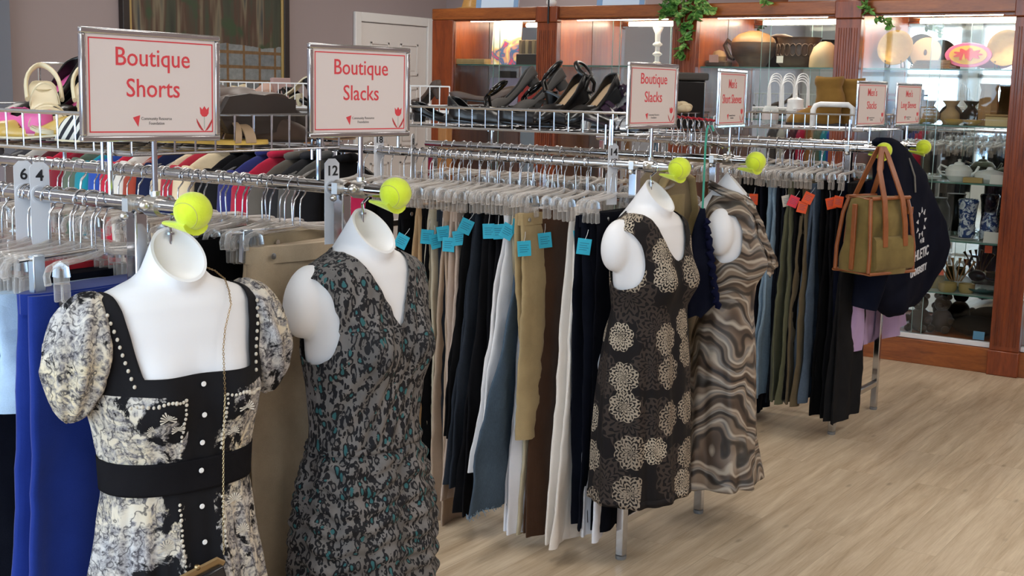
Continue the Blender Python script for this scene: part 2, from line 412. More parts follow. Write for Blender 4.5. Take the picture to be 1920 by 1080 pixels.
# ------------------------------------------------------------------ rail end balls
def ball_mat():
    t = NT('tennis_felt'); v = t.obj(); n = t.noise(v, 260, 3); n2 = t.noise(v, 30, 3)
    t.set(Base_Color=t.ramp(n2.outputs[0], [(.3, '#c9dc2c'), (.7, '#dced44')]), Roughness=.95)
    t.b.inputs['Sheen Weight'].default_value = .4; t.b.inputs['Specular IOR Level'].default_value = .1
    t.bump(n.outputs[0], .5, .002); return t.m
FELT = ball_mat(); SEAM = mat('ball_seam', '#b9bc62', .8)
BR = .0335
def ball_proto():
    o = thing('tennis_ball', '', 'tennis ball')
    b = MB(); b.ell((0, 0, 0), (BR, BR, BR), 40, 24); b.build('felt_ball', FELT, o, smooth=180)
    s = MB(); pts = []
    for k in range(90):
        a = 2*math.pi*k/90; e = .42
        p = Vector((math.cos(a)+e*math.cos(3*a)*.8, math.sin(a)-e*math.sin(3*a)*.8, 2*math.sqrt(e*.8*(1-e*.8))*math.sin(2*a))).normalized()*(BR-.0001)
        pts.append(p)
    s.tube(pts, .0008, 5, True); s.build('seam', SEAM, o, rot=(R_(70), R_(20), R_(75)))
    l = MB(); rings = []
    for k in range(9):          # slit lip bent out under the rail end
        t = k/8; x = lerp(.006, -.064, t); z = lerp(-BR*.97, -.0205, t**.9)
        wd = lerp(.030, .013, t**1.2); th = lerp(.011, .0045, t)
        rings.append([(x, wd*math.cos(2*math.pi*j/14), z+th*math.sin(2*math.pi*j/14)-.006*(1-t)*0+.010*math.cos(2*math.pi*j/14)**2*(1-t)*.6) for j in range(14)])
    l.loft(rings); l.build('slit_lip', FELT, o, smooth=60)
    return o
bp = ball_proto()
BLAB = ['yellow tennis ball on the rail end under the Boutique Shorts sign', 'yellow tennis ball on the rail end above the leopard print dress',
        'yellow tennis ball on the rail end above the floral medallion dress', 'yellow tennis ball on the rail end above the swirl print dress',
        'yellow tennis ball on the rail end where the olive bag hangs', 'yellow tennis ball on the rail end beside the navy sweatshirt']
for i, y in enumerate(RY):
    o = bp if i == 0 else copy_tree(bp)
    o.location = (XE+.016, y, HR-.002); o.rotation_euler = (rnd.uniform(-.15, .15), rnd.uniform(-.1, .05), rnd.uniform(-.2, .2)); o['label'] = BLAB[i]; o['group'] = 'tennis balls on the rail ends'

# ------------------------------------------------------------------ sign holders
RED = mat('sign_red', '#d8404a', .6); PAPER = mat('sign_paper', '#ded3d1', .55); PINKL = mat('sign_red_leaf', '#b83a3e', .6)
GREYT = mat('sign_grey_print', '#6d6a6a', .6); STEMC = mat('tulip_stem_ink', '#9fb3a8', .6)
FRAME = mat('sign_frame_chrome', (.55, .55, .57), .16, 1.)
def sign(label, lines, x, y, zc, rz, W=.30, H=.192, size=.045, sx=1., tilt=0.):
    o = thing('sign_holder', label, 'sign', (x, y, HR+.0145), 0, 'signs in chrome frames on the racks')
    zl = zc-HR-.0145; bot = zl-H/2
    MB().tube([(0, 0, 0), (0, 0, bot+.004)], .0052, 10).build('pole', CHROME, o)
    k = MB(); k.tube([(-.016, 0, -.0145), (.016, 0, -.0145)], .0195, 14); k.lathe([(.0, 0), (.009, 0), (.009, .012), (0, .013)], 10); k.ell((0, -.026, -.012), (.01, .01, .01), 10, 6)
    k.build('pole_clamp', STEEL, o)
    fr = MB(); t = .0105
    for (a, b, c, d) in ((-W/2, W/2, -H/2, -H/2+t), (-W/2, W/2, H/2-t, H/2), (-W/2, -W/2+t, -H/2+t, H/2-t), (W/2-t, W/2, -H/2+t, H/2-t)): fr.box(-.005, .005, a, b, c, d)
    f = fr.build('frame', FRAME, o, (0, 0, zl), (tilt, 0, rz), bevel=.0025)
    MB().box(-.002, .0015, -W/2+t, W/2-t, -H/2+t, H/2-t).build('card', PAPER, f)
    bd = MB(); e = .016; q = .0022
    for (a, b, c, d) in ((-W/2+e, W/2-e, -H/2+e, -H/2+e+q), (-W/2+e, W/2-e, H/2-e-q, H/2-e), (-W/2+e, -W/2+e+q, -H/2+e, H/2-e), (W/2-e-q, W/2-e, -H/2+e, H/2-e)): bd.box(.0016, .002, a, b, c, d)
    bd.build('red_border', RED, f)
    text_obj('lettering', lines, size, RED, f, (.0019, 0, .022), 1.18, .0001, sx, .0003)
    lg = MB(); lg.prism([(.0016, -.045, -.054), (.0016, -.030, -.050), (.0016, -.034, -.070)], (.0004, 0, 0)); lg.build('logo_mark', RED, f)
    text_obj('small_print', 'Community Resource\nFoundation', .0075, GREYT, f, (.0017, .006, -.060), 1.1, 0, 1, .0002)
    tx, tz = W/2-.036, -H/2+.046
    tp = MB(); pts = []
    for a, b in ((-.0105, .016), (-.0095, .004), (-.005, -.001), (0, -.002), (.005, -.001), (.0095, .004), (.0105, .016), (.005, .011), (0, .0175), (-.005, .011)): pts.append((.0016, tx+a, tz+b))
    tp.prism(pts, (.0005, 0, 0)); tp.build('tulip_flower', RED, f)
    MB().box(.0016, .0019, tx-.0006, tx+.0006, tz-.024, tz-.001).build('tulip_stem', STEMC, f)
    lv = MB()
    for s in (-1, 1):
        lv.prism([(.0016, tx+s*a, tz+b) for a, b in ((.001, -.028), (.006, -.022), (.012, -.014), (.0185, -.005), (.0175, -.012), (.013, -.020), (.007, -.026))], (.0004, 0, 0))
    lv.build('tulip_leaf', PINKL, f)
    return o
sign('white framed sign reading Boutique Shorts on the nearest rack', 'Boutique\nShorts', -1.803, RY[0], 1.455, R_(-2), tilt=R_(-.6))
sign('white framed sign reading Boutique Slacks beside the Boutique Shorts sign', 'Boutique\nSlacks', -1.803, RY[1], 1.452, R_(-4), W=.30)
sign('white framed sign reading Boutique Slacks above the black sandals tray', 'Boutique\nSlacks', -1.803, RY[2], 1.452, R_(-1))
sign("white framed sign reading Men's Short Sleeves above the swirl dress", "Men's\nShort Sleeves", -1.803, RY[3], 1.447, R_(6), W=.285, size=.042, sx=.86)
sign("white framed sign reading Men's Slacks beside the tan boots", "Men's\nSlacks", -1.79, RY[4]+.055, 1.43, R_(-3), W=.32)
sign("white framed sign reading Men's Long Sleeves above the navy sweatshirt", "Men's\nLong Sleeves", -1.79, RY[5]+.005, 1.43, R_(-3), W=.31, size=.042, sx=.88)

# ------------------------------------------------------------------ hangers
def hanger_proto(kind, loc):
    o = thing('clip_hanger' if kind != 'top' else 'coat_hanger', '', 'hanger', loc)
    R = .019
    h = MB(); pts = [(0, R*math.cos(a)*-1, -R+.0165+R*math.sin(a)) for a in [math.pi*k/10*1.18-.55 for k in range(11)]][::-1]
    pts = [(0, R*math.sin(a), .0165-R+R*math.cos(a)) for a in [R_(-110)+R_(230)*k/12 for k in range(13)]]
    pts += [(0, .012, -.022), (0, .002, -.034), (0, 0, -.05), (0, 0, -.098)]
    h.tube(pts, .0019, 6); h.build('hook', WIRE, o, smooth=80)
    b = MB()
    if kind == 'clip':
        path = [(-.165, -.138), (-.168, -.122), (-.160, -.109), (-.14, -.104), (-.07, -.101), (-.02, -.096), (0, -.090), (.02, -.096), (.07, -.101), (.14, -.104), (.160, -.109), (.168, -.122), (.165, -.138)]
        b.tube([(0, y, z) for y, z in path], .0062, 8, flat=1.); b.build('bar', PLASTIC, o, smooth=80)
        for s in (-1, 1):
            c = MB(); y0 = s*.128; c.box(-.009, .009, y0-.013, y0+.013, -.14, -.10); c.box(-.011, -.004, y0-.011, y0+.011, -.172, -.138); c.box(.004, .011, y0-.011, y0+.011, -.172, -.138)
            c.build('clip', PLASTIC, o, bevel=.003)
            g = MB(); g.tube([(-.012, y0, -.128), (-.010, y0, -.112), (0, y0, -.105), (.010, y0, -.112), (.012, y0, -.128)], .003, 6, flat=2.5); g.build('clip_spring', CLIPM, o)
    elif kind == 'metal':
        b.tube([(0, -.17, -.10), (0, 0, -.094), (0, .17, -.10)], .0035, 8); b.build('bar', WIRE, o)
        for s in (-1, 1):
            c = MB(); y0 = s*.13; c.box(-.008, .008, y0-.013, y0+.013, -.165, -.092); c.build('clip', CLIPM, o, bevel=.002)
    else:
        path = [(-.205, -.165), (-.2, -.15), (-.1, -.112), (0, -.088), (.1, -.112), (.2, -.15), (.205, -.165)]
        b.tube([(0, y, z) for y, z in path], .006, 8); b.tube([(0, -.2, -.158), (0, .2, -.158)], .0045, 6); b.build('bar', PLASTIC, o, smooth=80)
    return o
HP = {k: hanger_proto(k, (-3+.3*i, 8.2, 1.0)) for i, k in enumerate(('clip', 'metal', 'top'))}
HUSED = set()
def hang(x, y, kind='clip', rz=None, label=None, group=None, z=HR):
    o = HP[kind] if kind not in HUSED else copy_tree(HP[kind])
    HUSED.add(kind)
    o.location = (x, y+rnd.uniform(-.012, .012), z); o.rotation_euler = (rnd.uniform(-.03, .03), rnd.uniform(-.06, .06), rnd.gauss(0, .16) if rz is None else rz)
    o['label'] = label; o['group'] = group; return o

# ------------------------------------------------------------------ trousers and skirts seen from the side
BLUETAG = mat('blue_price_tag', '#28aecb', .6); ORANGETAG = mat('orange_price_tag', '#ee5a2a', .6); WHITETAG = mat('white_price_tag', '#d9d5cc', .6); PINKTAG = mat('pink_price_tag', '#e8394f', .6)
INK = mat('tag_ink', '#1c5b78', .7)
CORD = mat('tag_cord', (.7, .7, .7), .6)
def price_tag(parent, loc, m, rot, w=.042, h=.048):
    t = MB(); t.box(-.0007, .0007, -w/2, w/2, -h, 0)
    o = t.build('price_tag', m, parent, loc, rot, bevel=.0006)
    i = MB()
    for k in range(4): i.box(.0008, .001, -w*.34, w*(.34-.12*(k % 2)), -h*(.3+.14*k), -h*(.27+.14*k))
    i.build('tag_print', INK, o)
    c = MB(); c.tube([(0, 0, -.003), (.002, .004, .012), (0, .006, .028)], .0008, 5); c.build('tag_cord', CORD, o)
def pants(name, label, cat, m, X, Yt, Yh, wt, wh, zt, zh, th=.013, rot=0., tagc=None, two=True, group=None, band=None, hemv=.012, belt=True, fringe=None, knee=None, tagpos=None):
    """near edge of the cloth runs from (X,Yt,zt) to (X,Yh,zh); width goes away from the viewer"""
    o = thing(name, label, cat, (X, Yt+wt/2, zt), rot, group)
    L = zt-zh; y0 = -wt/2
    mb = MB(); legs = (-1, 1) if two else (0,)
    ph = rnd.uniform(0, 6)
    for s in legs:
        rings = []; n = 28; steps = 26
        Ls = L-(hemv*rnd.random() if s == -1 else 0)
        for i in range(steps+1):
            t = i/steps; e = t**1.25
            near = lerp(y0, y0+(Yh-Yt), e); wd = lerp(wt, wh, min(1, e*1.05))
            if knee: wd *= 1-knee*math.sin(math.pi*t)**2
            tk = th*(1-.25*t); cx = s*th*.95*(.55+.45*min(1, t*4)); z = -Ls*t
            sway = .006*math.sin(t*5+ph+s)
            if s == -1: near += .012*t+.006*math.sin(t*4+ph); wd -= .01
            ring = []
            for j in range(n):
                a = 2*math.pi*j/n
                cy_ = math.copysign(abs(math.cos(a))**.7, math.cos(a)); sx_ = math.copysign(abs(math.sin(a))**.8, math.sin(a))
                yy = near+wd/2+cy_*wd/2
                fold = (.0065+.006*min(1, wh/.4))*(.25+t)*math.sin(yy*38+ph+s*2+t*1.5)+.003*math.sin(yy*90+ph*2-t*5)
                wr = .0022*noise.noise(Vector((yy*14, t*16, ph+s)))*3
                ring.append((cx+sx_*tk+fold+sway+wr, yy, z))
            rings.append(ring)
        mb.loft(rings, True, True)
    b = mb.build('legs' if two else 'skirt_panel', m, o, smooth=70)
    if belt:
        w2 = MB(); rings = []
        for z in (.003, -.034):
            rings.append([(math.sin(2*math.pi*j/24)*th*1.75, math.cos(2*math.pi*j/24)*(wt/2+.004), z) for j in range(24)])
        w2.loft(rings); w2.build('waistband', band or m, o, smooth=50)
        if band is None:
            bt = MB(); bt.lathe([(0, 0), (.007, 0), (.007, .0025), (0, .003)], 10, Matrix.Translation((th*1.6, -wt*.35, -.017)) @ Matrix.Rotation(R_(90), 4, 'Y')); bt.build('button', STEEL, o)
    if fringe:
        f = MB()
        for k in range(60):
            yy = y0+(Yh-Yt)+wh*rnd.random(); f.tube([(rnd.uniform(-th, th), yy, -L+.008), (rnd.uniform(-th, th)*1.3, yy+rnd.uniform(-.006, .006), -L-.012*rnd.random())], .0011, 4)
        f.build('frayed_hem', fringe, o)
    if tagc:
        ty, tz = tagpos or (y0-.014, -.045-.04*rnd.random())
        price_tag(o, (th*1.2+.012, ty, tz), tagc, (rnd.uniform(-.5, .5), rnd.uniform(-.1, .1), R_(-56)+rnd.uniform(-.4, .4)))
    return o
F_ = dict(
 tan=fabric('tan_twill', '#a98a66'), black=BLACK, black2=fabric('black_twill', '#0e0e11'), black3=fabric('soft_black_knit', '#121215'), stone=fabric('stone_linen', '#b3a892'), rose=fabric('rose_beige_crepe', '#a8937f'),
 rose2=fabric('pale_rose_cotton', '#b7a394'), white=fabric('white_denim', '#dcdbdc', .05), denimb=denim('blue_skirt_denim', '#465564'), white2=fabric('bright_white_cotton', '#e3e4ea', .04), khaki=fabric('khaki_twill', '#a8936c'), beige=fabric('light_beige_cotton', '#c4b89c'),
 brown=fabric('brown_corduroy', '#4b3222', .2, 60, .95, 90), cream=fabric('cream_white_knit', '#e3dbd2', .05), navy=fabric('dark_navy_twill', '#0e111c'), ink=fabric('blue_black_cotton', '#0b0c14'),
 slate=denim('slate_denim', '#272c34'), char=fabric('charcoal_suiting', '#1c1c1e'), ltdenim=denim('light_wash_denim', '#7b94aa'), dkdenim=denim('dark_indigo_denim', '#151922'),
 olive=fabric('olive_cotton', '#5b5d48'), olive2=fabric('brown_olive_cotton', '#5f5440'), bluedenim=denim('mid_blue_denim', '#4d5b6c'), royal=fabric('royal_blue_cotton', '#162e7e', .12),
 ltblue=fabric('pale_blue_cotton', '#a9c3dd'), redc=fabric('red_cotton', '#c2283a'), khaki2=fabric('warm_khaki_twill', '#b5a288'), taupe=fabric('taupe_cotton', '#94876f'), magenta=fabric('magenta_cotton', '#c81f5c'))
T = dict(b=BLUETAG, o=ORANGETAG, w=WHITETAG, p=PINKTAG)
def row_item(kind, name, label, cat, m, Yrail, uv_top, uv_hem, wt, wh, tagk=None, off=-.075, hk='clip', hl=None, hg=None, **k):
    p = at(uv_top[0], uv_top[1], Y=Yrail+off); X = p.x
    q = at(uv_hem[0], uv_hem[1], X=X)
    o = pants(name, label, cat, F_[m], X, p.y, q.y, wt, wh, p.z, q.z, tagc=T[tagk] if tagk else None, **k)
    hang(X, Yrail, hk, rnd.gauss(0, .05), hl, hg)
    return o
HG3 = ('clear plastic clip hanger on the rail of blue tagged slacks', 'clear clip hangers on the blue tag rail')
B_ = dict(hl=HG3[0], hg=HG3[1])
SL = 'slacks with blue tags'
Y3 = RY[2]
# from the leopard dress rightwards
for a in (
 ('black', 'trousers', 'black trousers right beside the leopard dress shoulder', 'trousers', 'black2', (752, 392), (748, 930), .2, .2, 'b', {}),
 ('tan', 'trousers', 'tan narrow trousers close behind the leopard dress shoulder', 'trousers', 'tan', (785, 385), (765, 960), .17, .16, None, {}),
 ('bk', 'trousers', 'black trousers between the tan pair and the stone linen pair', 'trousers', 'black', (795, 388), (775, 900), .2, .22, 'b', {}),
 ('st', 'trousers', 'stone coloured linen trousers right of the leopard dress', 'trousers', 'stone', (808, 392), (800, 958), .17, .2, 'b', {}),
 ('sl', 'jeans', 'slate jeans just behind the rose beige trousers', 'jeans', 'slate', (822, 396), (822, 918), .18, .2, 'b', {}),
 ('ro', 'trousers', 'rose beige crepe trousers with flared hem near the leopard dress', 'trousers', 'rose', (834, 396), (814, 992), .17, .19, 'b', {}),
 ('ro2', 'trousers', 'pale rose trousers behind the cropped black pair', 'trousers', 'rose2', (852, 396), (826, 940), .16, .16, 'b', {}),
 ('bc', 'cropped_trousers', 'cropped black trousers ending above the slate denim hem', 'trousers', 'black', (872, 364), (832, 822), .18, .23, 'b', {}),
 ('sd', 'jeans', 'dark slate denim hem hanging under the cropped black trousers', 'jeans', 'slate', (886, 396), (836, 915), .18, .2, None, {}),
 ('b2', 'trousers', 'full length black trousers between the cropped pair and white pair', 'trousers', 'black3', (908, 380), (858, 968), .2, .26, 'b', {}),
 ('b3', 'trousers', 'black knit trousers just left of the white denim pair', 'trousers', 'black2', (926, 380), (892, 960), .19, .2, 'b', {}),
 ('wh', 'trousers', 'white denim trousers slanting behind the blue denim skirt', 'trousers', 'white', (950, 378), (884, 892), .17, .22, 'b', {}),
 ('kh0', 'trousers', 'light khaki trousers between the white pair and blue skirt', 'trousers', 'beige', (966, 380), (948, 930), .15, .15, 'b', {}),
 ('dn', 'denim_skirt', 'long flared blue denim skirt with a frayed hem', 'skirt', 'denimb', (976, 388), (876, 972), .16, .3, None, dict(two=False, fringe=F_['ltdenim'])),
 ('w2', 'trousers', 'bright white trousers right of the blue denim skirt', 'trousers', 'white2', (985, 392), (946, 1003), .15, .16, None, {}),
 ('be', 'trousers', 'light beige trousers between white pair and brown corduroys', 'trousers', 'beige', (996, 400), (968, 1004), .13, .14, None, {}),
 ('kh', 'cropped_trousers', 'cropped khaki trousers with waistband facing out', 'trousers', 'khaki', (974, 402), (968, 826), .17, .14, 'b', dict(off=-.17)),
 ('br', 'trousers', 'brown corduroy trousers with a button', 'trousers', 'brown', (1012, 394), (984, 1008), .2, .26, 'b', {}),
 ('cr', 'trousers', 'cream white flared trousers with a shiny hem', 'trousers', 'cream', (1078, 388), (1022, 1030), .14, .22, 'b', {}),
 ('nv', 'trousers', 'dark navy trousers hanging beside the floral medallion dress', 'trousers', 'navy', (1088, 405), (1076, 995), .34, .34, 'b', dict(off=-.14)),
 ('ik', 'trousers', 'blue black trousers partly behind the floral medallion dress', 'trousers', 'ink', (1112, 402), (1112, 998), .34, .34, None, dict(off=-.13))):
    kw = dict(B_); kw.update(a[10]); row_item(a[0], a[1], a[2], a[3], a[4], Y3, a[5], a[6], a[7], a[8], a[9], group=SL, **kw)
# orange tag rail
Y5 = RY[4]
HG5 = dict(hl='clear plastic clip hanger on the rail of orange tagged jeans', hg='clear clip hangers on the orange tag rail')
for a in (
 ('trousers', 'dark trousers close behind the swirl dress collar', 'trousers', 'char', (1390, 336), (1372, 762), .2, .22, None),
 ('trousers', 'black trousers left of the light wash jeans beside the swirl dress', 'trousers', 'black', (1406, 335), (1388, 778), .2, .24, 'o'),
 ('jeans', 'dark navy trousers between the black pair and the light wash jeans', 'trousers', 'navy', (1424, 333), (1404, 776), .18, .2, None),
 ('jeans', 'light wash blue jeans with a white tag', 'jeans', 'ltdenim', (1450, 338), (1403, 748), .15, .17, None),
 ('jeans', 'dark indigo jeans right of the light wash pair', 'jeans', 'dkdenim', (1466, 330), (1436, 755), .17, .19, 'w'),
 ('trousers', 'olive green trousers with a pink tag', 'trousers', 'olive', (1484, 342), (1446, 758), .15, .18, 'p'),
 ('trousers', 'black trousers between the two olive pairs', 'trousers', 'black2', (1500, 342), (1466, 750), .16, .16, 'o'),
 ('trousers', 'brown olive trousers with an orange tag', 'trousers', 'olive2', (1512, 340), (1474, 762), .15, .17, 'o'),
 ('jeans', 'mid blue faded jeans beside the black trousers', 'jeans', 'bluedenim', (1525, 346), (1489, 756), .16, .2, None),
 ('trousers', 'black trousers directly right of the faded blue jeans', 'trousers', 'black', (1548, 340), (1520, 780), .2, .22, 'o'),
 ('trousers', 'soft black trousers behind the olive bag', 'trousers', 'black3', (1566, 338), (1540, 785), .2, .22, 'o'),
 ('trousers', 'charcoal suit trousers hanging low under the olive bag', 'trousers', 'char', (1592, 345), (1552, 796), .3, .3, None)):
    row_item(0, a[0], a[1], a[2], a[3], Y5, a[4], a[5], a[6], a[7], a[8], group='trousers with orange tags', **HG5)
# nearest rack: blue trousers and neighbours on the rail behind the toile dress
H1 = dict(hl='clear clip hanger on the rail of the Boutique Shorts sign', hg='clear clip hangers on the nearest rail')
pants('trousers', 'pale blue trousers at the left edge behind the royal blue pair', 'trousers', F_['ltblue'], -2.045, 1.36, 1.35, .33, .36, 1.075, .86, .02, 0)
pants('trousers', 'red trousers at the left edge, highest of the coloured trousers', 'trousers', F_['redc'], -2.16, 1.36, 1.33, .36, .36, 1.10, .25, .018, 0)
pants('trousers', 'dark navy trousers behind the royal blue pair on the nearest rail', 'trousers', F_['navy'], -2.105, 1.37, 1.34, .36, .36, 1.088, .25, .016, 0)
rb = pants('trousers', 'royal blue wide trousers behind the puff sleeve dress', 'trousers', F_['royal'], -1.985, 1.365, 1.31, .36, .42, 1.083, .15, .024, R_(5))
for x, k in ((-2.16, 'clip'), (-2.10, 'clip'), (-2.055, 'clip')): hang(x, RY[0], k, .05, H1['hl'], H1['hg'])
hang(-1.985, RY[0], 'metal', R_(5), 'hanger with metal clips holding the royal blue trousers', None)
# rail behind the leopard dress
H2 = dict(hl='clear clip hanger on the rail of the leopard dress', hg='clear clip hangers on the leopard dress rail')
Y2 = RY[1]
pants('trousers', 'wide black trousers between the toile dress and the khaki trousers', 'trousers', F_['black'], -2.10, 1.90, 1.88, .38, .4, 1.125, .1, .022, R_(-8))
pants('trousers', 'second black trousers behind the wide black pair on the leopard dress rail', 'trousers', F_['black2'], -2.155, 1.91, 1.88, .36, .4, 1.13, .1, .02, R_(4))
pants('trousers', 'khaki trousers hanging just left of the leopard dress', 'trousers', F_['khaki2'], -1.985, 1.94, 1.92, .30, .32, 1.112, .02, .022, R_(-6))
pants('trousers', 'taupe khaki trousers behind the leopard dress neck', 'trousers', F_['taupe'], -2.035, 1.97, 1.95, .34, .36, 1.135, .02, .02, R_(6))
pants('trousers', 'magenta trousers glimpsed under the second tennis ball', 'trousers', F_['magenta'], -2.02, 2.24, 2.24, .1, .1, 1.2, .5, .012, 0)
for x, k in ((-2.155, 'clip'), (-2.10, 'clip'), (-2.035, 'clip')): hang(x, Y2, k, None, H2['hl'], H2['hg'])
hang(-1.985, Y2, 'metal', R_(-6), 'hanger with metal clips holding the khaki trousers', None)
# empty hangers pushed together on every rail
def empties(Y, x0, x1, n, hl, hg, kind='clip', s=.17, jz=.0):
    for k in range(n):
        x = lerp(x0, x1, (k+.5)/n)+rnd.uniform(-.008, .008)
        hang(x, Y, kind, rnd.gauss(0, s), hl, hg)
empties(RY[0], -1.93, -2.40, 14, H1['hl'], H1['hg'])
empties(RY[1], -1.97, -2.95, 34, H2['hl'], H2['hg'])
empties(RY[2], -2.0, -2.98, 24, HG3[0], HG3[1])
empties(RY[3], -2.02, -3.0, 26, 'clear clip hanger on the rail behind the blue tagged slacks', 'clear clip hangers on the swirl dress rail')
empties(RY[4], -2.0, -2.95, 24, HG5['hl'], HG5['hg'])
empties(RY[5], -2.0, -2.95, 18, 'clear clip hanger on the rail beside the glass cabinet', 'clear clip hangers on the rail by the cabinet')

# size dividers
DIV = mat('divider_white_plastic', '#d9dade', .45); DINK = mat('divider_black_print', '#1b1b1f', .6)
def divider(num, x, y, rz, label, z=HR):
    o = thing('size_divider', label, 'size divider', (x, y, z), rz, 'white size dividers on the rails')
    W, t, b = .037, .062, -.125
    pl = [(-.001, -W/2, b), (-.001, W/2, b), (-.001, W/2, t-.01), (-.001, W/2-.01, t), (-.001, -W/2+.01, t), (-.001, -W/2, t-.01)]
    MB().prism(pl, (.002, 0, 0)).build('plate', DIV, o)
    c = MB(); c.tube([(-.003, 0, 0), (.003, 0, 0)], .0175, 14); c.build('rail_grip', DIV, o)
    text_obj('number', num, .03, DINK, o, (.0015, 0, .035), 1, .0006, 1, .0004)
divider('4', -2.135, RY[0], R_(-20), 'white size divider numbered 4 on the nearest rail')
divider('6', -2.185, RY[0], R_(-20), 'white size divider numbered 6 on the nearest rail')
divider('12', -1.885, RY[1], R_(-15), 'white size divider numbered 12 beside the leopard dress post')
divider('14', -1.932, RY[2], R_(-25), 'white size divider numbered 14 above the navy trousers')
divider('18', -2.86, RY[2], R_(-20), 'white size divider numbered 18 behind the second Boutique sign')
divider('8', -2.71, RY[2], R_(20), 'white size divider seen edge on above the black trousers')

# ------------------------------------------------------------------ mannequin forms and dresses
# local frame: x forward (towards the aisle), z = 0 at the rail
PROF = [(-.110, .050, .050, .050, .004), (-.130, .072, .054, .054, .0), (-.143, .105, .058, .058, 0), (-.155, .137, .064, .062, 0), (-.175, .158, .074, .068, 0), (-.22, .165, .086, .072, 0),
        (-.28, .158, .094, .072, 0), (-.34, .155, .098, .070, 0), (-.42, .139, .092, .068, 0), (-.50, .122, .084, .066, 0), (-.58, .140, .09, .075, 0), (-.68, .167, .1, .088, 0), (-.78, .170, .1, .09, 0)]
def interp(tab, z):
    if z >= tab[0][0]: return tab[0][1:]
    for p, q in zip(tab, tab[1:]):
        if z >= q[0]:
            t = (p[0]-z)/(p[0]-q[0]); t = t*t*(3-2*t)*.35+t*.65
            return tuple(lerp(a, b, t) for a, b in zip(p[1:], q[1:]))
    return tab[-1][1:]
def body_pt(tab, z, th, off=0., bust=.034, zb=-.335):
    a, f, b, cx = interp(tab, z)
    c, s = math.cos(th), math.sin(th); e = .86
    y = math.copysign(abs(s)**e, s)*(a+off); d = (f if c > 0 else b)+off
    x = cx+math.copysign(abs(c)**e, c)*d
    if c > 0:
        for q in (-1, 1): x += bust*math.exp(-((y-q*.072)/.05)**2-((z-zb)/.062)**2)*min(1, c*2)
    return x, y, z
def front_x(tab, y, z, off=0.):
    lo, hi = 0., math.pi/2*math.copysign(1, y) if y else 0.
    if y == 0: return body_pt(tab, z, 0, off)[0]
    for _ in range(24):
        m = (lo+hi)/2
        if abs(body_pt(tab, z, m, off)[1]) < abs(y): lo = m
        else: hi = m
    return body_pt(tab, z, lo, off)[0]
def remesh(mbs, voxel, smooth_it=4):
    me = bpy.data.meshes.new('tmp'); mbs.v and me.from_pydata(mbs.v, [], mbs.f); me.update()
    bm = bmesh.new(); bm.from_mesh(me); bmesh.ops.recalc_face_normals(bm, faces=bm.faces); bm.to_mesh(me); bm.free()
    o = bpy.data.objects.new('tmp', me); COL.objects.link(o)
    m = o.modifiers.new('r', 'REMESH'); m.mode = 'VOXEL'; m.voxel_size = voxel
    if smooth_it:
        s = o.modifiers.new('s', 'SMOOTH'); s.iterations = smooth_it; s.factor = .5
    dg = bpy.context.evaluated_depsgraph_get(); out = bpy.data.meshes.new_from_object(o.evaluated_get(dg))
    bpy.data.objects.remove(o); return out
def mannequin_mesh():
    mb = MB(); n = 48
    zs = [-.11-.005*i for i in range(16)]+[-.19-.012*i for i in range(30)]
    mb.loft([[body_pt(PROF, z, 2*math.pi*j/n) for j in range(n)] for z in zs])
    rings = []
    for k in range(8):
        t = k/7; z = lerp(-.19, .0, t); cx = lerp(-.040, .085, t); r = lerp(.064, .047, t**.6)
        rings.append([(cx+r*1.02*math.cos(2*math.pi*j/32), r*.97*math.sin(2*math.pi*j/32), z-.55*r*math.cos(2*math.pi*j/32)) for j in range(32)])
    mb.loft(rings)
    for s in (-1, 1):
        mtx = Matrix.Translation((-.018, s*.152, -.226)) @ Matrix.Rotation(s*R_(14), 4, 'X')
        mb.ell((0, 0, 0), (.047, .049, .078), 24, 16, mtx)
    me = remesh(mb, .0055, 5)
    bm = bmesh.new(); bm.from_mesh(me); no = Vector((math.sin(R_(47)), 0, math.cos(R_(47)))); co = Vector((.034, 0, -.088))
    bmesh.ops.bisect_plane(bm, geom=bm.verts[:]+bm.edges[:]+bm.faces[:], plane_co=co, plane_no=no, clear_outer=True)
    edge = [e for e in bm.edges if e.is_boundary]; c = sum((e.verts[0].co for e in edge), Vector())/max(1, len(edge))
    ring = edge
    for sc_, dp in ((.90, .0), (.80, -.006), (.5, -.012), (.1, -.014)):       # slightly dished cut face
        r = bmesh.ops.extrude_edge_only(bm, edges=ring); vs = [g for g in r['geom'] if isinstance(g, bmesh.types.BMVert)]; ring = [g for g in r['geom'] if isinstance(g, bmesh.types.BMEdge) and g.is_boundary]
        base = sum((v.co for v in vs), Vector())/len(vs)
        k0 = sc_ if sc_ == .90 else None
        for v in vs: v.co = c+(v.co-base)*({.90: .90, .80: .889, .5: .625, .1: .2}[sc_])+no*dp
    bmesh.ops.holes_fill(bm, edges=[e for e in bm.edges if e.is_boundary]); bmesh.ops.recalc_face_normals(bm, faces=bm.faces); bm.to_mesh(me); bm.free()
    me.materials.clear(); me.materials.append(MANNEQ); me.shade_smooth(); me.set_sharp_from_angle(angle=R_(38)); return me
MMESH = mannequin_mesh()
def mannequin(i, label, rz):
    o = thing('mannequin_torso', label, 'mannequin', (-1.79, RY[i]+MOFF[i], HR), rz, 'white hanging mannequin torsos')
    b = bpy.data.objects.new('torso', MMESH); COL.objects.link(b); b.parent = o
    h = MB(); pts = [(.0185*math.sin(a), 0, .0165-.0185+.0185*math.cos(a)) for a in [R_(-100)+R_(250)*k/14 for k in range(15)]]
    pts += [(-.004, 0, -.03), (-.002, 0, -.045), (-.002, 0, -.075)]
    h.tube(pts, .0032, 8); h.lathe([(0, 0), (.008, 0), (.008, .004), (0, .005)], 12, c=(-.002, 0, -.052)); h.build('hook', CHROME, o); return o
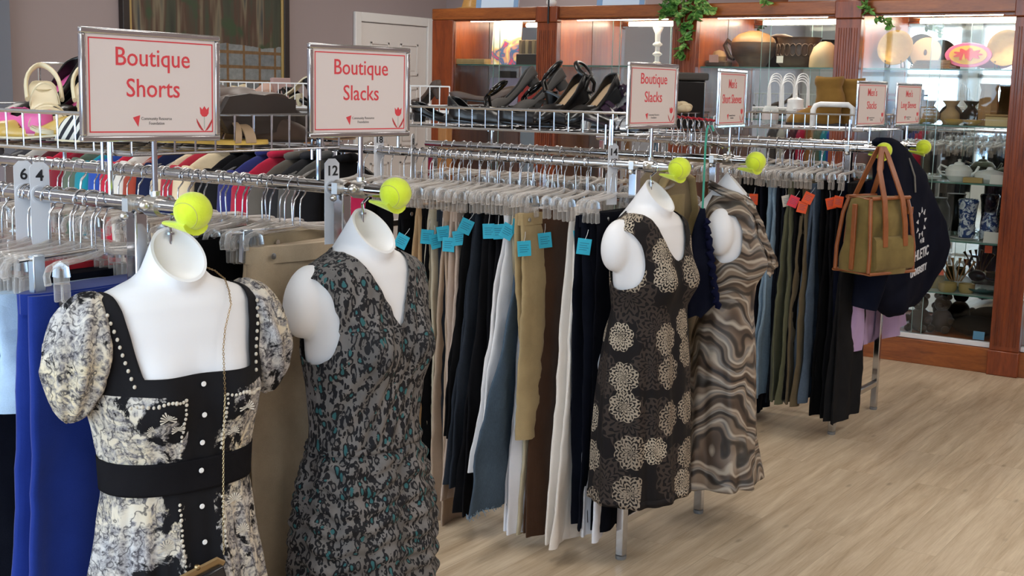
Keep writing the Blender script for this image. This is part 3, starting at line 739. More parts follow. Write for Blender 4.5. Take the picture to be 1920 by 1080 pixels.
MRZ = [R_(-15), R_(-3), R_(-3), R_(22)]
MOFF = [.022, -.005, -.012, -.01]
for i, l in enumerate(('white headless mannequin torso wearing the black and cream puff sleeve dress', 'white headless mannequin torso wearing the leopard print wrap dress',
                       'white headless mannequin torso wearing the floral medallion dress', 'white headless mannequin torso wearing the swirl print halter dress')):
    mannequin(i, l, MRZ[i])

def cut_mesh(me, fld):
    """trim a mesh along fld(p)=0, keeping fld<0"""
    bm = bmesh.new(); bm.from_mesh(me); bmesh.ops.triangulate(bm, faces=bm.faces[:])
    val = {v: fld(v.co) for v in bm.verts}; ns = []
    for e in list(bm.edges):
        a, b = e.verts
        if val[a]*val[b] < 0:
            t = val[a]/(val[a]-val[b]); t = min(.98, max(.02, t))
            _, nv = bmesh.utils.edge_split(e, a, t); val[nv] = 0.; ns.append(nv)
    s = set(ns)
    for f in list(bm.faces):
        z = [v for v in f.verts if v in s]
        if len(z) == 2 and not any(e for e in z[0].link_edges if e.other_vert(z[0]) is z[1]): bmesh.utils.face_split(f, z[0], z[1])
    kill = [f for f in bm.faces if sum(val[v] for v in f.verts) > 0]
    bmesh.ops.delete(bm, geom=kill, context='FACES')
    bmesh.ops.recalc_face_normals(bm, faces=bm.faces); bm.to_mesh(me); bm.free()
def dress_body(tab, z0, z1, m, fld, off=.009, disp=None, n=140, dz=.007, bust=.036, name='d'):
    mb = MB(); k = int((z0-z1)/dz)
    rings = []
    for i in range(k+1):
        z = lerp(z0, z1, i/k); ring = []
        for j in range(n):
            th = 2*math.pi*j/n; p = body_pt(tab, z, th, off, bust)
            if disp:
                d = disp(th, z, p); nx, ny = math.cos(th), math.sin(th); p = (p[0]+nx*d, p[1]+ny*d, p[2])
            ring.append(p)
        rings.append(ring)
    mb.loft(rings, False, False); me = mb.mesh(name, m, 0)
    if fld: cut_mesh(me, fld)
    me.shade_smooth(); return me
def dress(name, label, i, me):
    o = thing(name, label, 'dress', (-1.79, RY[i]+MOFF[i], HR), MRZ[i], 'dresses on the mannequins')
    b = bpy.data.objects.new('dress_body', me); COL.objects.link(b); b.parent = o
    s = b.modifiers.new('solid', 'SOLIDIFY'); s.thickness = .002; s.offset = -1
    return o
def armhole(p, cy_, cz, ry, rz): return 1-((abs(p[1])-cy_)/ry)**2-((p[2]-cz)/rz)**2

# --- 1: black and cream toile dress with puff sleeves
def toile(key, black_top=True):
    t = NT(key); tc = t.n('TexCoord'); sp = t.n('SeparateXYZ', {0: tc.outputs['Object']}); y, z = sp.outputs[1], sp.outputs[2]
    v = t.obj((1, 1, 1)); big = t.noise(v, 13, 5, .7, .5); mid = t.noise(v, 36, 5, .7, 2.0); fine = t.noise(v, 120, 4, .7, 1.)
    cl = t.noise(v, 17, 3, .6, 2.2)
    cream = t.ramp(t.noise(v, 7, 2).outputs[0], [(.35, '#d6c8aa'), (.5, '#cfc6b6'), (.62, '#c4c2c2')])
    shade = t.math('MULTIPLY', t.ramp(cl.outputs[0], [(.40, (0, 0, 0)), (.52, (1, 1, 1)), (.66, (.35, .35, .35))]), t.ramp(mid.outputs[0], [(.36, (.1, .1, .1)), (.55, (1, 1, 1))]))
    c = t.mix(shade, cream, srgb('#7d7b80'))
    c = t.mix(t.math('MULTIPLY', shade, t.ramp(fine.outputs[0], [(.48, (0, 0, 0)), (.58, (1, 1, 1))])), c, srgb('#3a383f'))
    ln = t.n('TexWave', {'Vector': v, 'Scale': 11., 'Distortion': 14., 'Detail': 3., 'Detail Scale': 2.2})
    c = t.mix(t.ramp(ln.outputs[1], [(.0, (.85, .85, .85)), (.09, (0, 0, 0))]), c, srgb('#3d3b40'))
    vo = t.n('TexVoronoi', {'Vector': v, 'Scale': 26.})
    fl = t.ramp(vo.outputs['Distance'], [(.0, (0, 0, 0)), (.22, (0, 0, 0)), (.27, (1, 1, 1)), (.34, (0, 0, 0))])
    c = t.mix(t.math('MULTIPLY', fl, .35), c, srgb('#e0d8ca'))
    lvl = t.ramp(z, [(.0, (.1, .1, .1)), (1, (.1, .1, .1))])
    if black_top:
        near = t.n('MapRange', {0: t.math('ABSOLUTE', y), 1: .02, 2: .11, 3: .22, 4: .0}).outputs[0]
        upz = t.n('MapRange', {0: z, 1: -.42, 2: -.28, 3: 0., 4: .16}).outputs[0]
        thr = t.math('ADD', near, upz)
        bm_ = t.ramp(t.math('SUBTRACT', t.math('ADD', big.outputs[0], thr), .12), [(.49, (0, 0, 0)), (.53, (1, 1, 1))])
        plk = t.math('LESS_THAN', t.math('ABSOLUTE', y), .027); top = t.math('GREATER_THAN', z, -.318)
        bm_ = t.math('MAXIMUM', bm_, t.math('MAXIMUM', plk, top))
    else:
        bm_ = t.ramp(big.outputs[0], [(.56, (0, 0, 0)), (.60, (1, 1, 1))])
    t.set(Base_Color=t.mix(bm_, c, srgb('#141316')), Roughness=.85); t.b.inputs['Specular IOR Level'].default_value = .2
    t.bump(fine.outputs[0], .25, .002); return t.m
TOILE = toile('toile_print'); TOILE2 = toile('toile_print_sleeve', False)
P1 = [p for p in PROF if p[0] > -.45]+[(-.45, .133, .089, .067, 0), (-.51, .130, .086, .07, 0), (-.58, .136, .094, .08, 0), (-.7, .150, .115, .1, 0), (-.85, .175, .14, .12, 0), (-1.10, .21, .17, .15, 0)]
def disp1(th, z, p):
    if z > -.485: return .0015*math.sin(th*26+z*30)*max(0, min(1, (-.30-z)*14))
    t = min(1, (-.485-z)/.25); return .010*t*math.sin(th*13+1.3*math.sin(z*3))+.006*t*math.sin(th*29+2)+.004*noise.noise(Vector((th*2, z*9, 3)))
def neck1(p):
    w = lerp(.104, .126, max(0, min(1, (p[2]+.288)/.14)))
    zb = -.288 if p[0] > -.02 else -.2
    return min(w-abs(p[1]), p[2]-zb)
m1 = dress_body(P1, -.13, -1.09, TOILE, neck1, disp=disp1, name='toile_dress')
d1 = dress('puff_sleeve_dress', 'black and cream toile dress with puff sleeves on the nearest mannequin', 0, m1)
BLK = fabric('dress_black_cotton', '#151417', .1)
# waistband
mb = MB(); mb.loft([[(lambda q: q)(body_pt(P1, z, 2*math.pi*j/96, .0125)) for j in range(96)] for z in [-.446-.0055*k for k in range(12)]], False, False)
mb.build('waistband', BLK, d1, smooth=180, solid=.002, label='plain black waistband')
for s in (-1, 1):
    mb = MB(); nn, mm = 56, 30; rings = []
    for i in range(mm+1):
        a = math.pi*(i/mm-.5)*.985; ring = []
        for j in range(nn):
            b = 2*math.pi*j/nn; gz = math.sin(a); gr = math.cos(a)
            puff = 1+.10*math.sin(b*9+gz*2+s)*gr**.5+.10*noise.noise(Vector((math.cos(b)*2.2, math.sin(b)*2.2+s*5, gz*3)))+.05*noise.noise(Vector((math.cos(b)*6, math.sin(b)*6, gz*8)))
            w_ = 1-.18*max(0, -gz)
            ring.append((.078*gr*math.cos(b)*puff*w_, .060*gr*math.sin(b)*puff*w_, .116*gz*(1+.03*noise.noise(Vector((b*2, gz*4, 1))))))
        rings.append(ring)
    mtx = Matrix.Translation((-.004, s*.172, -.258)) @ Matrix.Rotation(s*R_(13), 4, 'X')
    mb.loft(rings, mtx=mtx); sl = mb.build('puff_sleeve', TOILE2, d1, smooth=180)
dots = MB()
def dot(y, z, r=.0034, off=.0115): dots.ell((front_x(P1, y, z, off)+.0005, y, z), (r*.5, r, r*rnd.uniform(.8, 1.15)), 8, 5)
for s in (-1, 1):
    for k in range(13): dot(s*lerp(.040, .125, k/12), -.328-.0006*k*k*.12-.002*math.sin(k), rnd.uniform(.0028, .0042))
    for k in range(12): dot(s*(.040+.001*math.sin(k*2)), -.336-.0088*k, rnd.uniform(.0024, .0036))
    for k in range(17): dot(s*(.042+.001*math.sin(k*2)), -.525-.0092*k, rnd.uniform(.0026, .004), .016)
for s in (-1, 1):
    for k in range(11):
        t = k/10; y = s*lerp(.118, .148, t); z = lerp(-.30, -.165, t); dots.ell((front_x(P1, y, z, .0115), y, z), (.0025, .0035, .0038), 8, 5)
dots.build('dot_pattern', mat('print_cream', '#cfc8ba', .8), d1, smooth=60, label='cream dotted trim')
flw = MB()
for (y, z, r) in ((-.075, -.358, .015), (-.052, -.382, .012), (.078, -.358, .014), (.062, -.405, .011), (-.095, -.38, .009), (.07, -.54, .014), (-.07, -.6, .016), (.085, -.6, .013)):
    x = front_x(P1, y, z, .012)+.0012
    for k in range(11):
        a = math.pi*(k/10*1.2-.1); flw.prism([(x, y, z), (x, y+r*math.cos(a-.1), z+r*math.sin(a-.1)), (x, y+r*1.1*math.cos(a), z+r*1.1*math.sin(a)), (x, y+r*math.cos(a+.1), z+r*math.sin(a+.1))], (.0006, 0, 0))
flw.build('flower_pattern', MATS['print_cream'], d1, smooth=0)
for z in (-.306, -.362, -.415, -.468, -.535, -.60, -.66):
    b = MB(); b.lathe([(0, 0), (.0045, 0), (.005, .0012), (.004, .0022), (0, .0018)], 12, Matrix.Translation((front_x(P1, 0, z, .014), 0, z)) @ Matrix.Rotation(R_(90), 4, 'Y'))
    b.build('button', mat('pearl_button', (.85, .84, .82), .25), d1)
# chain strap bag hung round its neck
GOLD = mat('old_gold', '#a8916c', .35, 1.)
cb = thing('chain_strap_bag', 'small black evening bag on a long gold chain around the nearest mannequin neck', 'bag', (-1.79, RY[0]+MOFF[0], HR), MRZ[0])
path = [Vector(p) for p in ((-.105, 0, -.105), (-.095, .045, -.118), (-.055, .080, -.118), (-.005, .090, -.126), (.036, .088, -.136), (.062, .082, -.154))]
for z, y in ((-.175, .072), (-.195, .062), (-.215, .052), (-.25, .043), (-.29, .037), (-.33, .033), (-.38, .03), (-.44, .028), (-.5, .027), (-.57, .026), (-.625, .026)): path.append(Vector((front_x(PROF if z > -.28 else P1, y, z, .018), y, z)))
xm = max(p.x for p in path)
for p in path:
    if p.z < -.34: p.x = xm
ch = MB(); seg = []
for a, b in zip(path, path[1:]):
    n = max(1, int((b-a).length/.0042))
    for k in range(n): seg.append((a.lerp(b, k/n), (b-a).normalized()))
for k, (p, d) in enumerate(seg):
    q = d.to_track_quat('Z', 'Y').to_matrix().to_4x4(); mtx = Matrix.Translation(p) @ q @ Matrix.Rotation(R_(90*(k % 2)), 4, 'Z')
    ch.tube([(.0017*math.cos(a), 0, .0030*math.sin(a)) for a in [2*math.pi*j/6 for j in range(6)]], .0006, 4, True, mtx)
ch.build('chain', GOLD, cb)
bx = MB(); mtx = Matrix.Translation((xm+.004, -.012, -.70)) @ Matrix.Rotation(R_(14), 4, 'X')
bx.box(-.014, .014, -.044, .044, -.065, .055, mtx); bo = bx.build('purse_body', mat('black_patent', (.01, .01, .012), .15), cb, bevel=.004)
fx = MB(); fx.tube([(0, -.045, .05), (0, -.039, .060), (0, .039, .060), (0, .045, .05)], .0045, 8, mtx=mtx, flat=2.2); fx.ell((0, .0, .069), (.006, .006, .006), 10, 8, mtx=mtx); fx.build('clasp_frame', GOLD, cb)

# --- 2: leopard wrap dress
def leopard():
    t = NT('leopard_print'); v0 = t.obj((1, 1, .42)); nz = t.noise(t.obj(), 24, 3); 
    ofs = t.n('VectorMath', {0: nz.outputs[1], 1: (.02, .02, .02)}, operation='MULTIPLY').outputs[0]
    v = t.n('VectorMath', {0: v0, 1: ofs}, operation='ADD').outputs[0]
    a = t.n('TexVoronoi', {'Vector': v, 'Scale': 78., 'Randomness': 1.}); b = t.n('TexVoronoi', {'Vector': v, 'Scale': 120., 'Randomness': 1.})
    spot = t.ramp(a.outputs['Distance'], [(.20, (.2, .2, .2)), (.30, (1, 1, 1)), (.46, (1, 1, 1)), (.52, (0, 0, 0))], 'CONSTANT')
    brk = t.math('GREATER_THAN', t.noise(t.obj(), 70, 2).outputs[0], .40); spot = t.math('MULTIPLY', spot, brk)
    small = t.math('MULTIPLY', t.math('LESS_THAN', b.outputs['Distance'], .42), t.math('GREATER_THAN', t.noise(t.obj(), 30, 2).outputs[0], .46))
    teal = t.math('MULTIPLY', t.math('LESS_THAN', a.outputs['Distance'], .30), t.math('GREATER_THAN', t.n('SeparateColor', {0: a.outputs['Color']}).outputs[0], .62))
    base = t.ramp(t.noise(t.obj((1, 1, .4)), 20, 3).outputs[0], [(.35, '#5d5a59'), (.65, '#767270')])
    c = t.mix(t.math('MAXIMUM', spot, small), base, srgb('#18181c')); c = t.mix(teal, c, srgb('#2f5f63'))
    t.set(Base_Color=c, Roughness=.7); t.b.inputs['Specular IOR Level'].default_value = .25
    t.bump(t.noise(t.obj((1, 1, .2)), 130, 3).outputs[0], .3, .002); return t.m
P2 = [p for p in PROF if p[0] > -.45]+[(-.50, .130, .088, .068, 0), (-.545, .132, .089, .07, 0), (-.62, .155, .105, .09, 0), (-.72, .175, .118, .1, 0), (-.9, .185, .12, .11, 0), (-1.1, .19, .125, .12, 0)]
def disp2(th, z, p):
    y = p[1]; x = p[0]; d = 0
    if z > -.54:
        if x > 0:
            # gathered overlap running from the right shoulder to the left waist
            u = (y+.02)*1.0+(z+.30)*.42
            d += .0035*math.sin((y*.9-(z+.54)*.35)*190)*min(1, max(0, (-.15-z)*10))
            d += .006*smst(((-.292-z)*.24+.004-y)/.008+.5) if z < -.285 else 0
        d += .0025*noise.noise(Vector((th*5, z*7, 2)))
    else:
        d += .006*math.sin(z*150+2.4*noise.noise(Vector((th*2.2, z*4, 0)))*2)*(.5+.5*noise.noise(Vector((th*3, z*3, 7)))+.35)+.004*math.sin(th*11+z*4)
        d += .004*noise.noise(Vector((th*6, z*30, 4)))
    return d
def vneck(p, zv=-.292, w=.080, h=.165):
    if p[0] < -.02: return (p[2]+.125)
    return min(w*(p[2]-zv)/h-abs(p[1]-.004)*1., .02) if p[2] > zv else -abs(p[2]-zv)-.001
LEO = leopard()
m2 = dress_body(P2, -.118, -1.09, LEO, lambda p: max(vneck(p), .03*armhole(p, .215, -.265, .074, .125) if p[1] < 0 else .03*armhole(p, .235, -.30, .075, .10)), disp=disp2, name='leopard_dress', dz=.006)
d2 = dress('wrap_dress', 'grey leopard print wrap dress with teal spots on the second mannequin', 1, m2)
mb = MB(); mb.loft([[body_pt(P2, z, 2*math.pi*j/96, .0135+.0015*math.sin(j*1.9)) for j in range(96)] for z in (-.538, -.545, -.552)], False, False); mb.build('waist_seam', LEO, d2, smooth=180, solid=.002)

# --- 3: medallion shift dress
def medallion():
    t = NT('medallion_print'); tc = t.n('TexCoord'); sp = t.n('SeparateXYZ', {0: tc.outputs['Object']})
    yy = t.math('MULTIPLY', t.math('ARCTAN2', sp.outputs[1], t.math('ADD', sp.outputs[0], .03)), .17)
    cv = t.n('CombineXYZ', {0: yy, 1: sp.outputs[2]}).outputs[0]
    def layer(scale, r, seed, n):
        v = t.n('VectorMath', {0: cv, 1: (seed, seed*.7, 0)}, operation='ADD').outputs[0]
        vo = t.n('TexVoronoi', {'Vector': v, 'Scale': scale, 'Randomness': .7}, voronoi_dimensions='2D')
        rel = t.n('VectorMath', {0: t.n('VectorMath', {0: v, 1: (scale, scale, 0)}, operation='MULTIPLY').outputs[0], 1: t.n('VectorMath', {0: vo.outputs['Position'], 1: (scale, scale, 0)}, operation='MULTIPLY').outputs[0]}, operation='SUBTRACT').outputs[0]
        s = t.n('SeparateXYZ', {0: rel}); ang = t.math('ARCTAN2', s.outputs[1], s.outputs[0])
        rnd_ = t.n('SeparateColor', {0: vo.outputs['Color']}).outputs[0]
        s_n = t.noise(v, 34., 3, .6)
        rad = t.math('DIVIDE', vo.outputs['Distance'], t.math('ADD', r, t.math('MULTIPLY', rnd_, .13)))
        pet = t.math('ABSOLUTE', t.math('SINE', t.math('MULTIPLY', ang, n/2)))
        edge = t.math('ADD', .86, t.math('MULTIPLY', pet, .16))
        ins = t.math('LESS_THAN', rad, edge)
        lines = t.math('SINE', t.math('ADD', t.math('MULTIPLY', t.math('SUBTRACT', rad, t.math('MULTIPLY', pet, .24)), 25.), t.math('MULTIPLY', t.math('SINE', t.math('MULTIPLY', ang, n)), .5)))
        spoke = t.math('SINE', t.math('MULTIPLY', ang, n*3))
        ink = t.math('GREATER_THAN', t.math('ADD', t.math('MULTIPLY', lines, .7), t.math('ADD', t.math('MULTIPLY', spoke, t.math('MULTIPLY', rad, .7)), t.math('MULTIPLY', t.math('SUBTRACT', s_n.outputs[0], .5), 2.4))), -.22)
        return ins, ink, rnd_
    i1, k1, r1 = layer(7.8, .30, 0., 8); i2, k2, r2 = layer(6.0, .40, 3.3, 8)
    base = srgb('#191617')
    dim = t.mix(t.math('MULTIPLY', i2, t.math('MULTIPLY', k2, .55)), base, srgb('#4c423c'))
    lit = t.mix(k1, srgb('#1d1919'), t.mix(r1, srgb('#b9ad9b'), srgb('#85786a')))
    c = t.mix(t.math('MULTIPLY', i1, t.math('GREATER_THAN', r1, .16)), dim, lit)
    t.set(Base_Color=c, Roughness=.8); t.b.inputs['Specular IOR Level'].default_value = .2
    t.bump(t.noise(t.obj(), 300, 2).outputs[0], .3, .001); return t.m
P3 = [p for p in PROF if p[0] > -.45]+[(-.50, .150, .1, .09, 0), (-.6, .156, .108, .1, 0), (-.8, .166, .115, .112, 0), (-1.05, .178, .125, .12, 0)]
def disp3(th, z, p):
    t = max(0, min(1, (-.4-z)/.3)); return .006*t*math.sin(th*9+z*2)+.004*t*math.sin(th*17+3+z*5)+.002*noise.noise(Vector((th*4, z*8, 1)))
def scoop(p):
    if p[0] < -.02: return p[2]+.135
    if p[2] < -.275: return -.01-abs(p[2]+.275)
    return .092*math.sqrt(max(0, (p[2]+.275)/.14))-abs(p[1])
MEDAL = medallion()
m3 = dress_body(P3, -.122, -1.005, MEDAL, lambda p: max(scoop(p), .03*armhole(p, .222, -.27, .086, .12)), disp=disp3, name='medallion_dress')
d3 = dress('shift_dress', 'long sleeveless black dress with cream floral medallions', 2, m3)
hm = MB(); hm.loft([[(lambda q: (q[0]+math.cos(2*math.pi*j/140)*disp3(2*math.pi*j/140, z, q), q[1]+math.sin(2*math.pi*j/140)*disp3(2*math.pi*j/140, z, q), z))(body_pt(P3, z, 2*math.pi*j/140, .0105)) for j in range(140)] for z in (-.985, -1.008)], False, False)
hm.build('hem', MEDAL, d3, smooth=180, solid=.002)

# --- 4: swirl halter dress
def swirl():
    t = NT('swirl_print'); v = t.obj((1, 1, 1)); nz = t.noise(t.obj((1.2, 1.2, 1.2)), 3.2, 2, .5)
    ofs = t.n('VectorMath', {0: nz.outputs[1], 1: (.38, .38, .38)}, operation='MULTIPLY').outputs[0]
    vv = t.n('VectorMath', {0: v, 1: ofs}, operation='ADD').outputs[0]
    wv = t.n('TexWave', {'Vector': vv, 'Scale': 2.3, 'Distortion': 3.4, 'Detail': 2., 'Detail Scale': 1.6, 'Detail Roughness': .5}, bands_direction='Z')
    w2 = t.n('TexWave', {'Vector': vv, 'Scale': 5.2, 'Distortion': 4.5, 'Detail': 2., 'Detail Scale': 1.}, bands_direction='Z')
    c = t.ramp(wv.outputs[1], [(.0, '#4a3d34'), (.2, '#6f5e50'), (.38, '#84766a'), (.5, '#96887a'), (.62, '#77716c'), (.78, '#8a857f'), (.9, '#5c4f45'), (1, '#7d6e60')])
    c = t.mix(t.ramp(w2.outputs[1], [(.0, (.85, .85, .85)), (.08, (.7, .7, .7)), (.20, (0, 0, 0))]), c, srgb('#1d1a19'))
    c = t.mix(t.ramp(w2.outputs[1], [(.86, (0, 0, 0)), (.96, (.35, .35, .35)), (.99, (.6, .6, .6))]), c, srgb('#cbbfae'))
    t.set(Base_Color=c, Roughness=.5); t.b.inputs['Specular IOR Level'].default_value = .35; return t.m
SWIRL = swirl()
P4 = [p for p in PROF if p[0] > -.45]+[(-.50, .128, .088, .07, 0), (-.6, .150, .1, .09, 0), (-.75, .168, .11, .105, 0), (-.95, .172, .118, .115, 0), (-1.1, .195, .14, .13, 0)]
def disp4(th, z, p):
    t = max(0, min(1, (-.5-z)/.3)); hemf = max(0, min(1, (-.9-z)/.2))
    return .005*t*math.sin(th*7+z*3)+.004*t*math.sin(th*15+z*6)+.016*hemf*math.sin(th*9+1)+.003*noise.noise(Vector((th*3, z*10, 5)))
m4 = dress_body(P4, -.112, -1.09, SWIRL, lambda p: max(p[2]+.118 if p[0] < 0 else -1, .03*armhole(p, .225, -.245, .075, .14)), disp=disp4, name='swirl_dress')
d4 = dress('halter_dress', 'long brown and grey swirl print halter dress on the farthest mannequin', 3, m4)
cw = MB()                      # draped collar falling down the front
for q in range(2):
    rings = []; N = 30
    for k in range(N+1):
        t = k/N
        if t < .35:
            a = lerp(math.pi*.95, math.pi*.12, t/.35); c = Vector((.006+.066*math.cos(a)*-1*-1, -.066*math.sin(a)*(1 if q < 2 else .9), -.108+.015*math.cos(a)*-1-.008*q))
            c = Vector((.004+.068*math.cos(a), -.070*math.sin(a), -.105-.028*math.cos(a)-.012*q))
        else:
            s = (t-.35)/.65; z = lerp(-.14, -.375+.02*q, s); y = lerp(-.045, .015+.025*q, s); c = Vector((front_x(P4, y, min(z, -.16), .012)*lerp(.85, 1., s)+.012+.006*math.sin(s*math.pi)+.022*s*s, y, z))
        wd = (.014+.011*t)*(1+.25*math.sin(k*1.1+q)); th_ = .006
        rings.append([(c.x+th_*math.cos(b)+.006*math.sin(b*3+k*.7), c.y+wd*math.cos(b+.6*q), c.z+wd*.55*math.sin(b)) for b in [2*math.pi*j/16 for j in range(16)]])
    cw.loft(rings)
cw.build('draped_collar', SWIRL, d4, smooth=80)

# ------------------------------------------------------------------ garments hanging round the rail ends
def drape(name, label, cat, m, loc, rings, rz=0., fold=.008, kf=9, n=64, parts=None, group=None, smooth=80):
    """closed cloth body lofted through (z, centre y, half width, half depth, centre x)"""
    o = thing(name, label, cat, loc, rz, group); mb = MB(); R = []; ph = rnd.uniform(0, 6)
    tab = []
    for (p, q) in zip(rings, rings[1:]):
        for k in range(8): tab.append(tuple(lerp(a, b, k/8) for a, b in zip(p, q)))
    tab.append(rings[-1]); L = rings[0][0]-rings[-1][0]
    for (z, cy_, hw_, hd, cx) in tab:
        t = (rings[0][0]-z)/L; ring = []
        for j in range(n):
            a = 2*math.pi*j/n; y = cy_+hw_*math.copysign(abs(math.cos(a))**.8, math.cos(a)); x = cx+hd*math.copysign(abs(math.sin(a))**.8, math.sin(a))
            f = fold*(.3+t)*(math.sin(y*kf*6.28+ph+z*2)+.5*math.sin(y*kf*14+ph*2-z*4)) + .01*noise.noise(Vector((y*7, z*7, ph)))*(.4+t)
            ring.append((x+f*math.sin(a)**2+f*.5, y, z+.004*math.sin(a*5+ph)*(1 if z == rings[-1][0] else 0)))
        R.append(ring)
    mb.loft(R); mb.build('body', m, o, smooth=smooth); return o
NAVYF = fabric('navy_fleece', '#0c1020', .2)
hd = drape('hooded_sweatshirt', 'navy sweatshirt with white print hanging from the farthest rail end', 'sweatshirt', NAVYF, (-1.76, 5.66, 0),
           [(1.29, -.22, .04, .03, 0), (1.275, -.2, .085, .05, 0), (1.22, -.1, .17, .065, .0), (1.12, .0, .27, .075, .01), (1.0, .07, .36, .08, .015), (.88, .15, .46, .085, .02), (.76, .19, .53, .085, .02), (.66, .16, .5, .08, .02), (.57, .12, .36, .07, .02), (.515, .10, .24, .055, .02), (.50, .10, .2, .04, .02)], 0, .008, .9)
sv = MB(); pts = [(.03, -.30, 1.1), (.045, -.36, .95), (.05, -.40, .8), (.04, -.42, .66), (.03, -.43, .58)]
sv.tube(pts, [.055, .065, .06, .05, .042], 18, flat=1.3); sv.build('sleeve', NAVYF, hd, smooth=80)
WPRINT = mat('white_flock_print', '#c9ccd4', .8)
for txt, sz, y, z in (('ATHLETIC', .062, -.10, .785), ('UNIVERSITY', .043, -.09, .715), ('+ I &', .03, -.07, .845)):
    me = text_mesh(txt, sz, .001, 1, .001); me.transform(STAND); me.materials.clear(); me.materials.append(WPRINT)
    to = bpy.data.objects.new('print_lettering', me); COL.objects.link(to); to.parent = hd; to.location = (.148, y, z); to.rotation_euler = (R_(4), 0, 0)
em = MB()
for k in range(9):
    a = k*.7; em.prism([(.145, -.09+.05*math.cos(a), .925+.05*math.sin(a)), (.145, -.09+.075*math.cos(a+.25), .925+.07*math.sin(a+.25)), (.145, -.09+.045*math.cos(a+.4), .925+.045*math.sin(a+.4))], (.002, 0, 0))
em.build('print_emblem', WPRINT, hd, smooth=0)
dc = MB(); dc.tube([(.06, -.05, 1.2), (.085, -.03, 1.12), (.09, -.02, 1.05)], .004, 6); dc.build('drawstring', mat('grey_cord', '#7b7770', .8), hd)
lav = fabric('lavender_cotton', '#ab92bb', .06)
drape('lavender_top', 'lavender cotton top hanging below the navy sweatshirt', 'shirt', lav, (-1.93, 5.8, 0), [(1.0, 0, .2, .04, 0), (.8, 0, .3, .045, 0), (.6, .10, .44, .05, 0), (.45, .14, .49, .05, 0), (.315, .16, .52, .05, 0)], 0, .01, 1.2)
drape('lavender_top', 'second lavender garment hanging lower beside the charcoal trousers', 'shirt', lav, (-1.83, 5.42, 0), [(.95, 0, .10, .03, 0), (.7, 0, .13, .035, 0), (.5, -.02, .16, .035, 0), (.37, -.03, .18, .035, 0)], 0, .006, 4)
drape('navy_shirt', 'dark navy shirt hanging between the charcoal trousers and lavender top', 'shirt', NAVYF, (-1.86, 5.36, 0), [(1.1, 0, .1, .03, 0), (.8, 0, .16, .035, 0), (.6, .0, .14, .035, 0), (.50, .0, .13, .035, 0)], 0, .006, 4)
KH = fabric('khaki_shirt_cotton', '#8c7b5f'); KH2 = fabric('pale_khaki_cotton', '#a8946a')
ks = drape('khaki_shirt', 'khaki shirt with collar hanging behind the floral dress mannequin', 'shirt', KH, (-2.02, 3.93, 0), [(1.2, -.02, .06, .035, 0), (1.16, -.01, .13, .05, 0), (1.1, 0, .17, .05, 0), (.95, .02, .2, .05, 0), (.7, .03, .2, .05, 0), (.55, .03, .2, .05, 0)], R_(-10), .008, 4)
cl = MB(); cl.tube([(.045, -.12, 1.10), (.055, -.08, 1.17), (.03, 0, 1.21), (.055, .07, 1.17), (.06, .09, 1.06), (.06, .05, .97)], .02, 10, flat=.5); cl.build('collar', KH2, ks, smooth=80)
drape('khaki_trousers', 'pale khaki trousers hanging between the floral dress and swirl dress', 'trousers', KH2, (-1.98, 3.87, 0), [(1.12, 0, .16, .02, 0), (.8, 0, .18, .03, 0), (.6, 0, .17, .03, 0), (.52, 0, .17, .03, 0)], 0, .006, 4)
np_ = at(1318, 378, Y=3.70)
nl = drape('navy_lace_shirt', 'navy lace shirt with ruffled edge on a long teal hook', 'shirt', NAVYF, (np_.x, np_.y, 0), [(1.10, .0, .008, .010, .0), (1.04, -.004, .022, .014, 0), (.95, -.006, .036, .018, 0), (.85, -.004, .050, .022, .0), (.79, -.002, .056, .022, 0), (.75, -.02, .036, .02, 0)], R_(-56), .004, 9)
rf = MB(); pts = [(.018+.006*math.sin(k*1.9), .010+.050*(k/26)+.006*math.sin(k*2.3), 1.07-.29*(k/26)) for k in range(27)]
rf.tube(pts, [.007+.006*abs(math.sin(k*1.1)) for k in range(27)], 9, flat=.6); rf.build('lace_ruffle', fabric('navy_lace', '#0b0f2a'), nl, smooth=60)
TEAL = mat('teal_plastic', '#3f9c86', .4)
th_ = MB(); th_.tube([(0, .024, 1.345), (0, .018, 1.362), (0, .006, 1.362), (0, .002, 1.345), (0, 0, 1.30), (0, 0, 1.09)], .0035, 7); th_.build('teal_hook', TEAL, nl, label='long teal plastic hook')
hang(-1.98, RY[3]-.05, 'clip', .1, 'clear clip hanger holding the pale khaki trousers', None); hang(-2.02, RY[3]-.03, 'top', R_(-10), 'clear coat hanger holding the khaki shirt', None)
pants('trousers', 'white trousers whose cuff nearly touches the floor by the middle rack leg', 'trousers', F_['white2'], -1.93, 3.33, 3.30, .2, .11, 1.06, .07, .012, 0)
hang(-1.93, RY[2], 'clip', 0, HG3[0], HG3[1])
# olive bag
OLV = fabric('olive_canvas', '#77663a', .3, 90); TANL = wood('tan_leather', '#7e4420', '#9a592d', .45, (4, 4, 4)); TANL2 = TANL
bg = thing('tote_bag', 'olive canvas bag with tan leather handles hanging on the rail end', 'bag', (-1.69, 5.20, 0), R_(-22))
Wb, Db, zb0, zb1 = .137, .092, .745, 1.055
def bagring(z, s, d, bul=0): return [(d*math.copysign(abs(math.cos(a))**.4, math.cos(a))*(1+bul), s*math.copysign(abs(math.sin(a))**.35, math.sin(a)), z) for a in [2*math.pi*j/40 for j in range(40)]]
b = MB(); b.loft([bagring(lerp(zb0, zb1, t), Wb*(1-.16*t+.02*math.sin(t*9)), Db*(1.05-.35*t)+.006*math.sin(t*11), 0) for t in [0, .02]+[.06+.92*k/22 for k in range(23)]+[1]])
b.v = [(x*(1+.24*noise.noise(Vector((y*17, z*14, 1)))), y+.006*noise.noise(Vector((x*20, z*16, 5))), z) for x, y, z in b.v]; b.build('bag_body', OLV, bg, smooth=60)
